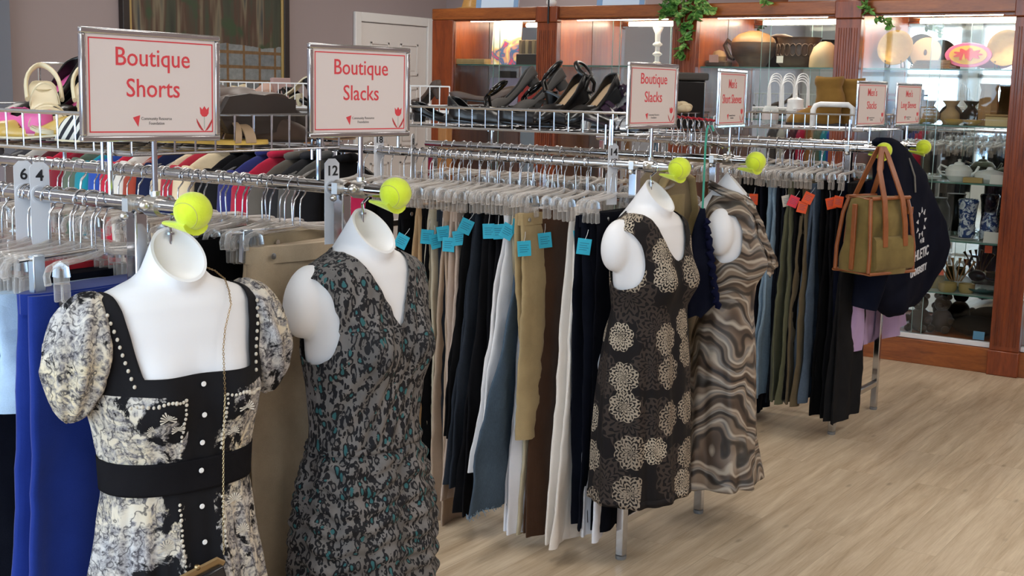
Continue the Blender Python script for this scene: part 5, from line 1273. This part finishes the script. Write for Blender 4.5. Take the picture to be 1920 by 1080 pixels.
def cabinet(label, xa, xb, pil, shelves, left_end=None, depth=CD):
    """glass between xa and xb; pil = (x0,x1) pilaster on the right"""
    x0 = left_end if left_end is not None else xa; x1 = pil[1]
    o = thing('display_cabinet', label, 'display cabinet', ((x0+x1)/2, CY, 0), 0, 'wooden glass fronted display cabinets'); ox, oy = (x0+x1)/2, CY
    def B(name, x0, x1, y0, y1, z0, z1, m, bevel=.003, parent=None, **k): return MB().box(x0-ox, x1-ox, y0-oy, y1-oy, z0, z1).build(name, m, parent or o, bevel=bevel, **k)
    B('base_plinth', x0, x1-.0, CY, CY+depth, 0, .135, WOODH)
    B('bottom_board', xa, xb, CY+.03, CY+depth-.02, .135, .155, WOODI)
    B('fascia', x0, x1, CY-.005, CY+.03, CT-.075, CT, WOODH, .006)
    B('top_board', x0, x1, CY+.03, CY+depth, CT-.03, CT, WOODI)
    B('back_panel', x0, x1, CY+depth-.012, CY+depth, .135, CT-.03, WOODI)
    B('mirror', xa-.0, xb+.0, CY+depth-.016, CY+depth-.013, .155, CT-.03, MIRROR, 0)
    B('side_panel', xa-.02, xa, CY+.03, CY+depth-.017, .155, CT-.03, WOODI); B('side_panel', xb, xb+.02, CY+.03, CY+depth-.017, .155, CT-.03, WOODI)
    if left_end is not None: B('stile', left_end, xa, CY, CY+.03, .135, CT-.075, WOODA, .004)
    p0, p1 = pil; p = B('pilaster', p0, p1, CY-.02, CY+.03, .135, CT-.10, WOODA, .004)
    for k in range(4):
        xc = lerp(p0+.028, p1-.028, k/3)
        q = MB(); q.box(xc-ox-.009, xc-ox-.004, CY-oy-.026, CY-oy-.0195, .16, CT-.15); q.box(xc-ox+.004, xc-ox+.009, CY-oy-.026, CY-oy-.0195, .16, CT-.15); q.build('flute', WOODA, p, bevel=.002)
    B('plinth_block', p0-.006, p1+.004, CY-.03, CY+.03, 0, .135, WOODA, .006); B('capital_block', p0-.006, p1+.004, CY-.03, CY+.03, CT-.10, CT+.0, WOODA, .006)
    B('door_track', xa, xb, CY+.012, CY+.045, .137, .165, TRACK, .003, label='pale metal sliding door track')
    B('upper_track', xa, xb, CY+.012, CY+.04, CT-.085, CT-.075, WOODA, .002)
    xm = (xa+xb)/2
    for n, (a, b, y) in enumerate(((xa, xm+.03, CY+.018), (xm-.03, xb, CY+.030))):
        B('glass_door', a, b, y, y+.004, .165, CT-.085, GLASS, 0)
        B('glass_door_edge', b-.002 if n == 0 else a, b if n == 0 else a+.002, y-.001, y+.005, .165, CT-.085, mat('polished_glass_edge', (.35, .5, .46), .1), 0)
    for z in shelves:
        s = B('glass_shelf', xa+.001, xb-.001, CY+.055, CY+depth-.02, z-.008, z, SHELFG, 0); B('shelf_edge', xa+.001, xb-.001, CY+.0535, CY+.0552, z-.008, z, EDGEG, 0, s)
    lt = MB(); lt.tube([(xa-ox+.09, CY+.085-oy, CT-.074), (xb-ox-.09, CY+.085-oy, CT-.074)], .013, 12); lt.build('fluorescent_tube', TUBE, o, label='glowing white tube')
    lh = MB(); lh.box(xa-ox+.05, xb-ox-.05, CY+.06-oy, CY+.11-oy, CT-.056, CT-.031); lh.build('lamp_housing', TRACK, o)
    return o
SH = [1.618, 1.318, 1.012, .695, .405]
cabinet('wooden display cabinet farthest from the aisle, beside the white door', -5.252, -4.567, (-4.567, -4.413), SH, -5.43)
cabinet('wooden display cabinet holding the glass decanter, behind the black shoe tray', -4.413, -3.592, (-3.592, -3.433), SH)
cabinet('wooden display cabinet holding the dark carved pots', -3.433, -2.581, (-2.581, -2.435), SH)
cabinet('wooden display cabinet holding gold plates and teapots at the open aisle', -2.435, -1.622, (-1.622, -1.470), SH)
cabinet('wooden display cabinet at the right edge of the row, mostly out of view', -1.470, -.60, (-.60, -.45), SH)

# ------------------------------------------------------------------ things in the cabinets
def lath(name, label, cat, m, prof, x, y, z, n=28, sx=1., sy=1., part=None, group=None, rz=0):
    o = MB().lathe(prof, n, sx=sx, sy=sy).build(name, m, None, (x, y, z), (0, 0, rz), smooth=50); return tag(o, label, cat, group)
z1, z2, z3, z4, z5, z6 = SH[0]+.001, SH[1]+.001, SH[2]+.001, SH[3]+.001, SH[4]+.001, .156
YS = CY+.19
CLAY = mat('beige_clay', '#a98a66', .7); BRASS = mat('etched_brass', '#b79a5c', .35, .85); GLZ = mat('white_porcelain', (.8, .8, .78), .2)
def embossed(key, c, metal, sc=60):
    t = NT(key); v = t.obj(); vo = t.n('TexVoronoi', {'Vector': v, 'Scale': sc}); n = t.noise(v, 14, 4)
    t.set(Base_Color=t.mix(n.outputs[0], C_(c), tuple(x*.55 for x in C_(c)[:3])+(1,)), Roughness=.45, Metallic=metal); t.bump(vo.outputs[0], .5, .004); return t.m
EMB = embossed('gold_engraved', '#a5854a', .5, 30)
def plate_on_stand(label, x, y, z, r, m):
    o = thing('decorative_plate', label, 'plate', (x, y, z)); mt = Matrix.Translation((0, 0, r+.012)) @ Matrix.Rotation(R_(-14), 4, 'X') @ Matrix.Rotation(R_(90), 4, 'X')
    p = MB(); p.lathe([(0, 0), (r*.7, .002), (r*.78, .008), (r, .014), (r, .018), (r*.76, .012), (r*.68, .006), (0, .004)], 40, mt); p.build('plate', m, o, smooth=40)
    s = MB()
    for q in (-1, 1): s.tube([(q*r*.45, -.035, .045), (q*r*.45, -.03, .006), (q*r*.45, .04, .006), (q*r*.2, .045, r*1.3)], .0035, 6)
    s.build('wire_stand', mat('dark_stand', '#3a3430', .5), o); return o
plate_on_stand('round gold engraved plate on a stand beside the hanging vine', -2.30, YS, z1, .100, EMB)
plate_on_stand('round gold engraved plate nearest the right edge pilaster', -1.71, YS+.02, z1, .100, EMB)
o = thing('wooden_disc', 'tan round wooden plaque behind the woven mats', 'plaque', (-2.155, YS+.08, z1)); q = MB(); q.lathe([(0, 0), (.085, 0), (.088, .006), (.085, .012), (0, .012)], 36, Matrix.Translation((0, 0, .088)) @ Matrix.Rotation(R_(80), 4, 'X')); q.build('disc', CLAY, o)
q = MB(); q.ell((0, -.012, .09), (.01, .004, .02), 10, 8); q.build('keyhole', DRK, o)
for k in range(5):
    tag(MB().box(-.11+.004*k, .11-.006*k, -.06, .06, 0, .009).build('woven_mat', wood('woven_cane', '#5c3c22', '#8d6238', .8, (40, 4, 4)), None, (-2.08+.003*k, YS-.02, z1+.0095*k), (0, 0, R_(k*2-4)), bevel=.002), 'brown woven mat in the stack on the top glass shelf', 'mat', 'stack of brown woven mats')
o = thing('fish_dish', 'pink and orange scalloped glass dish standing on the top shelf', 'dish', (-1.89, YS-.05, z1))
q = MB(); q.prism([(.125*math.cos(a), 0, .075+.066*math.sin(a)*(1 if abs(math.cos(a)) < .9 else .9)) for a in [2*math.pi*k/32 for k in range(32)]], (0, .012, 0)); q.build('dish_rim', mat('pink_glass', '#e2608c', .15), o, bevel=.003, label='pink rim')
q = MB(); q.prism([(.10*math.cos(a), -.004, .075+.050*math.sin(a)) for a in [2*math.pi*k/32 for k in range(32)]], (0, .004, 0)); q.build('dish_field', mat('yellow_glass', '#efb43c', .15), o, label='yellow field')
q = MB(); q.prism([((.068+.012*math.cos(9*a))*math.cos(a), -.008, .078+(.028+.008*math.cos(9*a))*math.sin(a)) for a in [2*math.pi*k/54 for k in range(54)]], (0, .004, 0)); q.build('dish_centre', mat('red_glass', '#d83a2c', .15), o, label='red centre')
q = MB(); q.prism([(-.03, -.01, .05), (-.02, -.01, .085), (-.01, -.01, .05)], (0, .004, 0)); q.build('yellow_flame', MATS['yellow_glass'], o)
q = MB(); q.box(-.04, .04, .012, .05, 0, .02); q.build('foot', mat('clear_foot', (.6, .6, .6), .2), o)
# lower shelf of the aisle cabinet
o = thing('red_stand', 'small red lacquer stand behind the Mens Slacks sign', 'ornament', (-2.33, YS, z2)); q = MB()
for x in (-.06, 0, .06): q.box(x-.006, x+.006, -.01, .01, .1, .19)
for z in (.155, .125): q.box(-.09, .09, -.008, .008, z-.006, z+.006)
for x in (-.06, .06): q.box(x-.006, x+.006, -.01, .01, 0, .11)
q.build('lattice', mat('red_lacquer', '#7c1c1c', .3), o)
lath('clay_vase', 'round beige clay vase with a wide lip beside the last sign', 'vase', CLAY, [(0, 0), (.04, 0), (.068, .03), (.07, .055), (.05, .085), (.032, .1), (.042, .12), (.048, .128), (.042, .128), (.028, .104), (0, .1)], -2.10, YS, z2)
lath('clay_vase', 'narrow waisted beige urn with a flared lip on the cabinet shelf', 'vase', CLAY, [(0, 0), (.034, 0), (.052, .03), (.05, .06), (.024, .088), (.022, .1), (.046, .128), (.042, .13), (.02, .102), (0, .1)], -1.98, YS+.02, z2)
lath('clay_vase', 'small pale jar half hidden by the last sign in the cabinet', 'vase', CLAY, [(0, 0), (.03, 0), (.046, .03), (.04, .07), (.02, .085), (.024, .1), (0, .098)], -2.25, YS-.02, z2)
o = thing('brown_vase', 'tall tan folded paper vase near the right pilaster', 'vase', (-1.78, YS+.02, z2)); q = MB(); q.loft([[(r*math.cos(a)*1.0, r*math.sin(a)*.7, z) for a in [2*math.pi*j/8+.4 for j in range(8)]] for r, z in ((.05, 0), (.054, .1), (.045, .19), (.055, .225))]); q.build('vase_body', mat('kraft_paper', '#a07a54', .8), o, smooth=20)
o = thing('book_stack', 'flat cream box lying by the right pilaster', 'box', (-1.695, YS-.03, z2)); MB().box(-.065, .065, -.08, .08, 0, .05).build('box_body', mat('cream_card', '#cbb07c', .7), o, bevel=.003); MB().box(-.067, .067, -.082, .082, .051, .062).build('lid', mat('tan_lid', '#9c7a50', .6), o, bevel=.003)
for k, (x, y, r, c) in enumerate(((-2.12, -.07, .06, 'left of'), (-1.93, -.08, .055, 'in front of'), (-1.83, -.09, .05, 'right of'))):
    lath('shallow_bowl', 'shallow amber bowl '+c+' the narrow waisted urn', 'bowl', mat('amber_bowl', '#c7a25a', .3), [(0, 0), (r*.4, 0), (r*.9, .018), (r, .03), (r*.95, .03), (r*.5, .008), (0, .006)], x, YS+y, z2)
# teapot shelf
o = thing('teapot', 'white porcelain teapot on the third glass shelf', 'teapot', (-1.90, YS-.02, z3))
MB().lathe([(0, 0), (.045, 0), (.07, .03), (.072, .06), (.05, .085), (.03, .09), (0, .092)], 28).build('pot_body', GLZ, o); q = MB(); q.lathe([(0, .09), (.032, .088), (.024, .1), (.008, .106), (.01, .118), (0, .122)], 20); q.build('lid', GLZ, o)
q = MB(); q.tube([(-.062, 0, .07), (-.10, 0, .085), (-.112, 0, .06), (-.095, 0, .035), (-.066, 0, .028)], .006, 8); q.build('handle', GLZ, o, smooth=80); q = MB(); q.tube([(.06, 0, .03), (.09, 0, .05), (.105, 0, .085)], [.014, .01, .007], 10); q.build('spout', GLZ, o, smooth=80)
o = thing('teapot', 'low white serving dish right of the teapot', 'dish', (-1.735, YS-.02, z3)); MB().lathe([(0, 0), (.05, 0), (.07, .02), (.074, .045), (.06, .06), (.02, .07), (.012, .084), (0, .086)], 28, sx=1.1).build('dish_body', GLZ, o)
for k in range(3): lath('white_plate', 'white plate in the low stack under the teapot shelf edge', 'plate', GLZ, [(0, 0), (.05, 0), (.08, .008), (.08, .011), (.05, .005), (0, .004)], -2.07, YS-.03, z3+.0045*k, group='stack of white plates')
tag(MB().box(-.04, .04, -.001, .001, 0, .05).build('price_card', WHITETAG, None, (-1.67, CY+.075, z3), (R_(-12), 0, 0)), 'white price card beside the right pilaster on the teapot shelf', 'card')
tag(MB().box(-.05, .05, -.04, .04, 0, .028).build('gold_box', mat('gold_card', '#a58a4e', .4), None, (-1.80, YS-.09, z3), (0, 0, .1), bevel=.002), 'small gold box in front of the teapot', 'box')
def bwmat():
    t = NT('blue_white_glaze'); n = t.noise(t.obj(), 26, 4, .6, 1.5); t.set(Base_Color=t.ramp(n.outputs[0], [(.47, '#c9d2dc'), (.53, '#2c4374')]), Roughness=.15); return t.m
BW = bwmat()
lath('blue_white_vase', 'tall blue and white porcelain vase on the fourth shelf', 'vase', BW, [(0, 0), (.04, 0), (.046, .02), (.042, .08), (.05, .17), (.056, .2), (.05, .21), (.04, .2), (0, .19)], -1.84, YS, z4+.01)
lath('blue_white_vase', 'shorter blue and white jar beside the tall porcelain vase', 'vase', BW, [(0, 0), (.036, 0), (.05, .04), (.046, .1), (.03, .14), (.034, .15), (0, .15)], -1.735, YS+.06, z4)
lath('white_plate', 'white oval dish under the tall blue and white vase', 'plate', GLZ, [(0, 0), (.05, 0), (.085, .008), (.082, .0095), (.05, .006), (0, .005)], -1.84, YS, z4)
o = thing('dark_jar', 'dark green stoneware jar behind the navy sweatshirt', 'jar', (-2.02, YS+.04, z4)); MB().lathe([(0, 0), (.06, 0), (.075, .06), (.07, .16), (.05, .2), (.055, .215), (0, .215)], 28).build('jar_body', mat('dark_stoneware', '#232b2a', .3), o)
for k, (x, c, s) in enumerate(((-2.02, '#b48a78', .05), (-1.985, '#6a4436', .04), (-1.95, '#c9b6a4', .034))):
    o = thing('figurine', ('pink porcelain figurine beside the navy sweatshirt edge', 'small brown figurine next to the pink one', 'small pale figurine by the white oval dish')[k], 'figurine', (x, YS-.1, z4)); MB().lathe([(0, 0), (s*.5, 0), (s*.55, s*.1), (s*.3, s*.7), (s*.36, s*1.0), (s*.15, s*1.2), (0, s*1.22)], 16).build('body', mat('figurine_%d' % k, c, .35), o); q = MB(); q.ell((0, 0, s*1.4), (s*.22, s*.22, s*.24), 12, 8); q.build('head', MATS['figurine_%d' % k], o)
tag(MB().box(-.04, .04, -.001, .001, 0, .06).build('price_card', WHITETAG, None, (-1.68, CY+.075, z4), (R_(-12), 0, 0)), 'white price card by the right pilaster on the vase shelf', 'card')
tag(MB().box(-.02, .02, -.001, .001, 0, .04).build('orange_tag', ORANGETAG, None, (-1.72, YS+.02, z4-.07), (0, 0, 0)), 'orange tag hanging under the vase shelf', 'tag')
# pottery shelf
POT = mat('ochre_pottery', '#a8935c', .5)
for k, (x, y, r, h) in enumerate(((-2.0, .02, .055, .07), (-1.90, -.08, .05, .05), (-1.80, -.06, .042, .05))):
    lath('pottery_cup', ('large ochre pottery cup on the fifth shelf', 'low ochre pottery bowl in front of the large cup', 'small ochre pottery cup beside the teal dish')[k], 'cup', POT, [(0, 0), (r*.8, 0), (r, h*.3), (r*1.02, h), (r*.94, h), (r*.9, h*.3), (0, h*.15)], x, YS+y, z5)
lath('teal_dish', 'wide teal green glass dish on the fifth shelf', 'dish', mat('teal_glass', '#2e5f5a', .15), [(0, 0), (.05, 0), (.11, .02), (.12, .03), (.115, .031), (.05, .006), (0, .005)], -1.735, YS-.0, z5, sy=.9)
for k in range(6):
    a = -.6+.22*k
    o = MB(); o.tube([(0, 0, 0), (.10*math.sin(a), .01*k-.02, .10*math.cos(a)), (.13*math.sin(a), .01*k-.02, .13*math.cos(a))], [.004, .004, .009], 8)
    tag(o.build('wooden_spoon', wood('spoon_wood', '#7c5630', '#a5783f', .5), None, (-1.90+.01*k, YS-.02+.003*k, z5+.052), smooth=60), 'wooden spoon fanned out above the ochre pottery', 'spoon', 'wooden spoons fanned above the pottery')
o = thing('swan_ornament', 'white curved neck bird ornament behind the ochre pottery', 'ornament', (-1.86, YS+.08, z5)); q = MB(); q.ell((0, 0, .04), (.05, .03, .035), 16, 10); q.build('bird_body', GLZ, o); q = MB(); q.tube([(-.03, 0, .06), (-.05, 0, .11), (-.035, 0, .15), (-.005, 0, .15), (.005, 0, .125)], [.012, .009, .008, .009, .006], 10); q.build('neck', GLZ, o, smooth=80)
tag(MB().box(-.02, .02, -.001, .001, 0, .035).build('orange_tag', ORANGETAG, None, (-1.955, YS-.04, z5+.08), (0, 0, .3)), 'orange tag standing in the large ochre pottery cup', 'tag')
# bottom of the cabinet
FUR = fabric('brown_plush', '#4a382c', .3); DFUR = fabric('dark_plush', '#1f1b19', .2)
for k, (x, y) in enumerate(((-2.06, .0), (-1.95, .05))):
    o = thing('plush_toy', ('brown plush bear sitting low in the cabinet by the lavender top', 'second brown plush bear right of the first')[k], 'soft toy', (x, YS+y, z6)); q = MB(); q.ell((0, 0, .06), (.06, .055, .07), 18, 12); q.build('body', FUR, o, smooth=90)
    q = MB(); q.ell((0, -.01, .16), (.045, .045, .045), 16, 10); q.ell((0, -.05, .15), (.02, .02, .016), 10, 8); q.build('head', FUR, o, smooth=90)
    for s in (-1, 1): q = MB(); q.ell((s*.036, -.005, .20), (.016, .01, .016), 10, 8); q.build('ear', FUR, o, smooth=90); q = MB(); q.ell((s*.06, -.04, .07), (.02, .035, .02), 10, 8); q.build('arm', FUR, o, smooth=90); q = MB(); q.ell((s*.04, -.07, .022), (.022, .04, .022), 10, 8); q.build('leg', FUR, o, smooth=90)
o = thing('black_cushion', 'black rounded cushion lying at the bottom of the cabinet', 'cushion', (-1.76, YS+.04, z6)); q = MB(); q.ell((0, 0, .055), (.13, .11, .055), 24, 12); q.build('cushion_body', DFUR, o, smooth=90)
tag(MB().box(-.03, .03, -.001, .001, 0, .045).build('blue_tag', mat('pale_blue_tag', '#6aa6cc', .6), None, (-1.70, CY+.06, z6+.01), (R_(-8), 0, 0)), 'pale blue tag at the bottom of the cabinet by the pilaster', 'tag')
# carved pots cabinet
DK = embossed('dark_carved_wood', '#3f2a1c', 0., 34); WEAVE = wood('dark_wicker', '#2a1c12', '#553a22', .7, (4, 4, 60))
o = thing('wicker_pot', 'dark wicker pot with a domed lid and scroll handle in the lit cabinet', 'pot', (-3.17, YS+.03, z1)); MB().lathe([(0, 0), (.08, 0), (.085, .02), (.125, .07), (.135, .12), (.13, .145), (0, .145)], 36, sx=1.02, sy=.85).build('pot_body', WEAVE, o); q = MB(); q.lathe([(.132, .146), (.125, .165), (.09, .195), (.03, .215), (0, .216)], 36, sx=1.02, sy=.85); q.build('lid', mat('worn_lid', '#8a6844', .5), o)
q = MB(); q.tube([(-.13, 0, .13), (-.17, 0, .16), (-.185, 0, .13), (-.17, 0, .10), (-.15, 0, .06), (-.12, 0, .05)], .014, 10); q.build('scroll_handle', DK, o, smooth=80)
o = thing('carved_pot', 'dark carved pot with relief figures and a white tag', 'pot', (-2.89, YS+.05, z1)); MB().lathe([(0, 0), (.10, 0), (.125, .03), (.135, .09), (.125, .15), (.135, .175), (.12, .175), (0, .16)], 36, sy=.85).build('pot_body', DK, o)
q = MB()
for k in range(9):
    a = -2.6+k*.27; c = Vector((.132*math.cos(a), .112*math.sin(a), .10)); q.tube([(c.x+.02*math.cos(b)*-math.sin(a), c.y+.02*math.cos(b)*math.cos(a), c.z+.035*math.sin(b)) for b in [2*math.pi*j/14 for j in range(14)]], .005, 6, True)
q.build('relief_scrolls', DK, o, smooth=80); q = MB(); q.box(-.085, -.045, -.125, -.123, .025, .065); q.build('price_tag', WHITETAG, o)
o = thing('rustic_figure', 'small rough wooden figure with a pink card at the left of the lit shelf', 'ornament', (-3.35, YS-.06, z1)); q = MB(); q.box(-.07, .07, -.05, .05, 0, .035); q.build('log_base', WEAVE, o, bevel=.01); q = MB(); q.lathe([(0, .035), (.04, .035), (.045, .06), (.03, .09), (0, .1)], 14); q.build('figure_body', mat('rough_tan', '#93714c', .8), o); q = MB(); q.box(-.035, .025, -.056, -.054, .03, .075); q.build('pink_card', mat('pale_pink_card', '#d9a596', .6), o, rot=(R_(6), 0, 0))
lath('dome_shade', 'cream dome shaped shade on the lit shelf by the fluted pilaster', 'lampshade', mat('cream_shade', '#c9b08a', .5), [(0, 0), (.085, 0), (.088, .006), (.085, .06), (.065, .115), (.03, .145), (0, .15)], -2.70, YS-.03, z1)
# decanter cabinet
lath('glass_decanter', 'tall clear ringed glass candlestick alone on its shelf', 'candlestick', clear('crystal', (.9, .94, .96), .35, .04), [(0, 0), (.045, 0), (.04, .012), (.014, .03), (.014, .06), (.03, .07), (.03, .078), (.014, .09), (.014, .12), (.03, .13), (.03, .138), (.016, .15), (.018, .2), (.034, .235), (.03, .24), (.014, .2), (0, .19)], -3.80, YS, z1)
# cabinet by the door
o = thing('wooden_tray', 'shallow wooden tray lying on the left shelf of the far cabinet', 'tray', (-5.16, YS-.05, z1)); LT = wood('pale_oak', '#96784c', '#b59662', .5)
MB().box(-.14, .14, -.10, .10, 0, .008).build('tray_base', LT, o); q = MB()
for (a, b, c, d) in ((-.14, .14, -.10, -.09), (-.14, .14, .09, .10), (-.14, -.13, -.09, .09), (.13, .14, -.09, .09)): q.box(a, b, c, d, .008, .034)
q.build('tray_rim', LT, o, bevel=.002); tag(MB().ell((0, 0, .011), (.015, .015, .011), 12, 8).build('round_stone', mat('pink_stone', '#c89a80', .5), None, (-5.25, YS-.09, z1+.008)), 'small round stone in the shallow wooden tray', 'stone')
def postermat():
    t = NT('bright_poster_print'); tc = t.n('TexCoord'); sp = t.n('SeparateXYZ', {0: tc.outputs['Object']}); n = t.noise(t.obj(), 11, 2, .5, .6); n2 = t.noise(t.obj(), 7, 2)
    up_ = t.n('MapRange', {0: sp.outputs[2], 1: .12, 2: .24, 3: 0., 4: .3}).outputs[0]
    c = t.ramp(t.math('ADD', n.outputs[0], up_), [(.36, '#d2476a'), (.44, '#3c6ea0'), (.5, '#e3a08a'), (.56, '#ead58a'), (.64, '#efe6d8')], 'EASE')
    t.set(Base_Color=c, Roughness=.4); return t.m
o = thing('poster_print', 'bright pink and yellow abstract print standing under the cabinet light', 'print', (-4.905, YS-.07, z1)); MB().box(-.115, .115, 0, .006, 0, .285).build('print_sheet', postermat(), o, rot=(R_(-5), 0, 0)); MB().box(-.02, .02, .008, .05, 0, .06).build('easel', LT, o)
for k in range(6): tag(MB().box(-.012, .012, -.06, .06, 0, .09-.004*(k % 2)).build('small_book', mat('book_%d' % k, ('#8a7458', '#6b5a48', '#a08a68', '#5c4c3e', '#93805f', '#776650')[k], .7), None, (-4.765+.0255*k, YS-.04, z1+.0701), bevel=.002), ('brown book first in the small row by the glowing print', 'dark brown book second in the small row', 'tan book third in the small row', 'darkest brown book fourth in the small row', 'light brown book fifth in the small row', 'grey brown book last in the small row')[k], 'book', 'small books in the far cabinet')
tag(MB().box(-.09, .09, -.07, .07, 0, .07).build('dark_box', mat('dark_case', '#241f1c', .4), None, (-4.70, YS-.04, z1), bevel=.003), 'dark case under the row of small books', 'box')
tag(MB().lathe([(0, 0), (.02, 0), (.022, .05), (.016, .06), (0, .06)], 14).build('white_jar', GLZ, None, (-4.60, YS-.06, z1+.0701)), 'small white jar on the dark case', 'jar')
o = thing('lilac_picture', 'lilac framed picture standing on the lower shelf of the far cabinet', 'picture', (-4.93, YS-.06, z2)); MB().box(-.12, .12, 0, .012, 0, .215).build('picture_face', mat('lilac_print', '#9a8ca6', .6), o, rot=(R_(-8), 0, 0), bevel=.002); MB().box(-.02, .02, .02, .07, 0, .08).build('easel', LT, o)
tag(MB().box(-.095, .095, -.03, .03, 0, .185).build('red_box', mat('red_card_box', '#b3261f', .5), None, (-4.70, YS-.04, z2), bevel=.004), 'bright red box on the lower shelf of the far cabinet', 'box')
tag(MB().box(-.05, .05, -.04, .04, 0, .26).build('dark_book', mat('dark_binding', '#2b211c', .6), None, (-4.985, YS+.08, z2), bevel=.004), 'dark upright case behind the lilac picture', 'box')
# on top of the cabinets
STRAW = wood('straw', '#a5793c', '#c99b55', .8, (40, 40, 40)); o = thing('straw_hat', 'tan straw hat lying on the cabinet top by the door', 'hat', (-5.22, YS, CT+.001)); MB().lathe([(0, .0), (.12, 0), (.125, .008), (.085, .016), (.07, .07), (.05, .085), (0, .088)], 32).build('hat_body', STRAW, o)
for nm, x, lab in (('menu_sign', -4.96, 'pale blue lit looking card sign on the cabinet top above the print'), ('menu_sign', -4.02, 'second pale blue card sign on the cabinet top above the decanter')):
    o = thing(nm, lab, 'sign', (x, YS-.1, CT+.001)); MB().box(-.17, .17, 0, .01, 0, .25).build('card', mat('pale_blue_card', '#cfe2f2', .4), o, rot=(R_(-6), 0, 0)); q = MB(); q.box(-.17, -.13, -.003, 0, .0, .25); q.box(.135, .17, -.003, 0, 0, .25); q.build('edge_band', mat('soft_blue_band', '#7ea2c8', .5), o, rot=(R_(-6), 0, 0))
    MB().box(-.03, .03, .012, .08, 0, .1).build('stand', TRACK, o)
tag(MB().ell((0, 0, .03), (.035, .035, .03), 16, 10).build('white_bowl', GLZ, None, (-4.53, YS-.1, CT+.001)), 'small white upturned bowl on the cabinet top beside the cable', 'bowl')
cbm = MB(); cbm.tube([(0, 0, -.05), (0, .002, .35)], .006, 8); cbm.tube([(0, .002, .35), (.01, .1, .5)], .006, 8); tag(cbm.build('black_cable', LB, None, (-4.47, CY-.037, CT-.06), smooth=60), 'black cable rising over the fluted pilaster', 'cable')
# trailing plants
def leafmat():
    t = NT('pothos_leaf'); n = t.noise(t.obj(), 55, 3); n2 = t.noise(t.obj(), 9, 2); f = t.math('ADD', t.math('MULTIPLY', n.outputs[0], .5), t.math('MULTIPLY', n2.outputs[0], .5))
    t.set(Base_Color=t.ramp(f, [(.36, '#3d6b30'), (.5, '#649a48'), (.62, '#b4cc7c')]), Roughness=.4); t.b.inputs['Subsurface Weight'].default_value = .0; return t.m
LEAF = leafmat(); STEMM = mat('vine_stem', '#5c6d33', .6)
def vine(label, pts_list, dens, size, pot=None, cat='plant'):
    base = Vector(pts_list[0][0]); o = thing('trailing_plant', label, cat, base)
    lf = MB(); st = MB()
    for pts in pts_list:
        pts = [Vector(p)-base for p in pts]; fine = []
        for a, b in zip(pts, pts[1:]):
            for k in range(6): fine.append(a.lerp(b, k/6)+Vector((rnd.uniform(-.006, .006), rnd.uniform(-.006, .006), rnd.uniform(-.004, .004))))
        fine.append(pts[-1]); st.tube(fine, .0028, 6)
        tot = sum((b-a).length for a, b in zip(pts, pts[1:])); n = int(tot*dens)
        for k in range(n):
            p = fine[int(rnd.random()*len(fine))]; s = size*rnd.uniform(.55, 1.1)
            d = Vector((rnd.uniform(-1, 1), rnd.uniform(-1.1, .25), rnd.uniform(-1., .25))).normalized(); q = d.to_track_quat('Y', 'Z').to_matrix().to_4x4()
            mt = Matrix.Translation(p) @ q @ Matrix.Rotation(rnd.uniform(-.8, .8), 4, 'Y')
            lf.add([(0, 0, 0), (0, .25*s, -.004), (0, .55*s, -.006), (0, .85*s, -.0), (0, 1.05*s, .008), (.30*s, .12*s, .05*s), (.36*s, .40*s, .06*s), (.24*s, .72*s, .03*s), (-.30*s, .12*s, .05*s), (-.36*s, .40*s, .06*s), (-.24*s, .72*s, .03*s), (0, -.15*s, .01)],
                   [(0, 5, 1), (1, 5, 6), (1, 6, 2), (2, 6, 7), (2, 7, 3), (3, 7, 4), (0, 1, 8), (1, 9, 8), (1, 2, 9), (2, 10, 9), (2, 3, 10), (3, 4, 10), (0, 11, 5), (0, 8, 11)], mt)
    lf.build('leaves', LEAF, o, smooth=90); st.build('stems', STEMM, o, smooth=80)
    if pot:
        q = MB(); q.lathe([(0, 0), (.06, 0), (.085, .11), (.09, .12), (.08, .12), (0, .11)], 24); q.build('pot', mat('plant_pot', '#6b4a36', .7), o, (pot[0]-base.x, pot[1]-base.y, pot[2]-base.z))
    return o
yv = CY-.045; top = CT+.10
def vp(u, v): p = at(u, v, Y=yv); return (p.x, p.y, p.z)
vine('leafy green vine hanging down the dark stile between the decanter and carved pots', [
    [(-3.52, CY+.15, CT+.13), (-3.58, yv+.02, CT+.06), vp(1268, 20), vp(1285, 60), vp(1278, 105)], [(-3.52, CY+.15, CT+.13), (-3.50, yv, CT+.07), vp(1300, 25), vp(1292, 70)],
    [(-3.52, CY+.15, CT+.13), (-3.66, yv, CT+.08), vp(1250, 15), vp(1246, 28)], [(-3.52, CY+.15, CT+.13), (-3.44, yv, CT+.08), vp(1325, 8), vp(1338, 18)], [(-3.52, CY+.15, CT+.13), (-3.56, yv-.03, CT+.05), vp(1288, 5), vp(1282, 45)],
    [(-3.52, CY+.15, CT+.13), (-3.60, yv, CT+.1), vp(1262, 2), vp(1258, 20)], [(-3.52, CY+.15, CT+.13), (-3.47, yv, CT+.1), vp(1312, 2), vp(1308, 22)]], 90, .062, (-3.52, CY+.15, CT+.001))
vine('small vine trailing across the corner above the gold plate', [
    [(-2.45, CY+.12, CT+.12), (-2.44, yv, CT+.04), vp(1618, 12), vp(1640, 32), vp(1662, 36), vp(1670, 50)], [(-2.45, CY+.12, CT+.12), (-2.40, yv, CT+.03), vp(1625, 8), vp(1632, 22)]], 85, .048, (-2.45, CY+.14, CT+.001))
vine('few vine leaves peeping over the cabinet top above the tube light', [[(-3.0, CY+.1, CT+.1), (-2.99, yv, CT+.03), vp(1432, 2), vp(1440, 5)]], 60, .05, (-3.0, CY+.14, CT+.001))
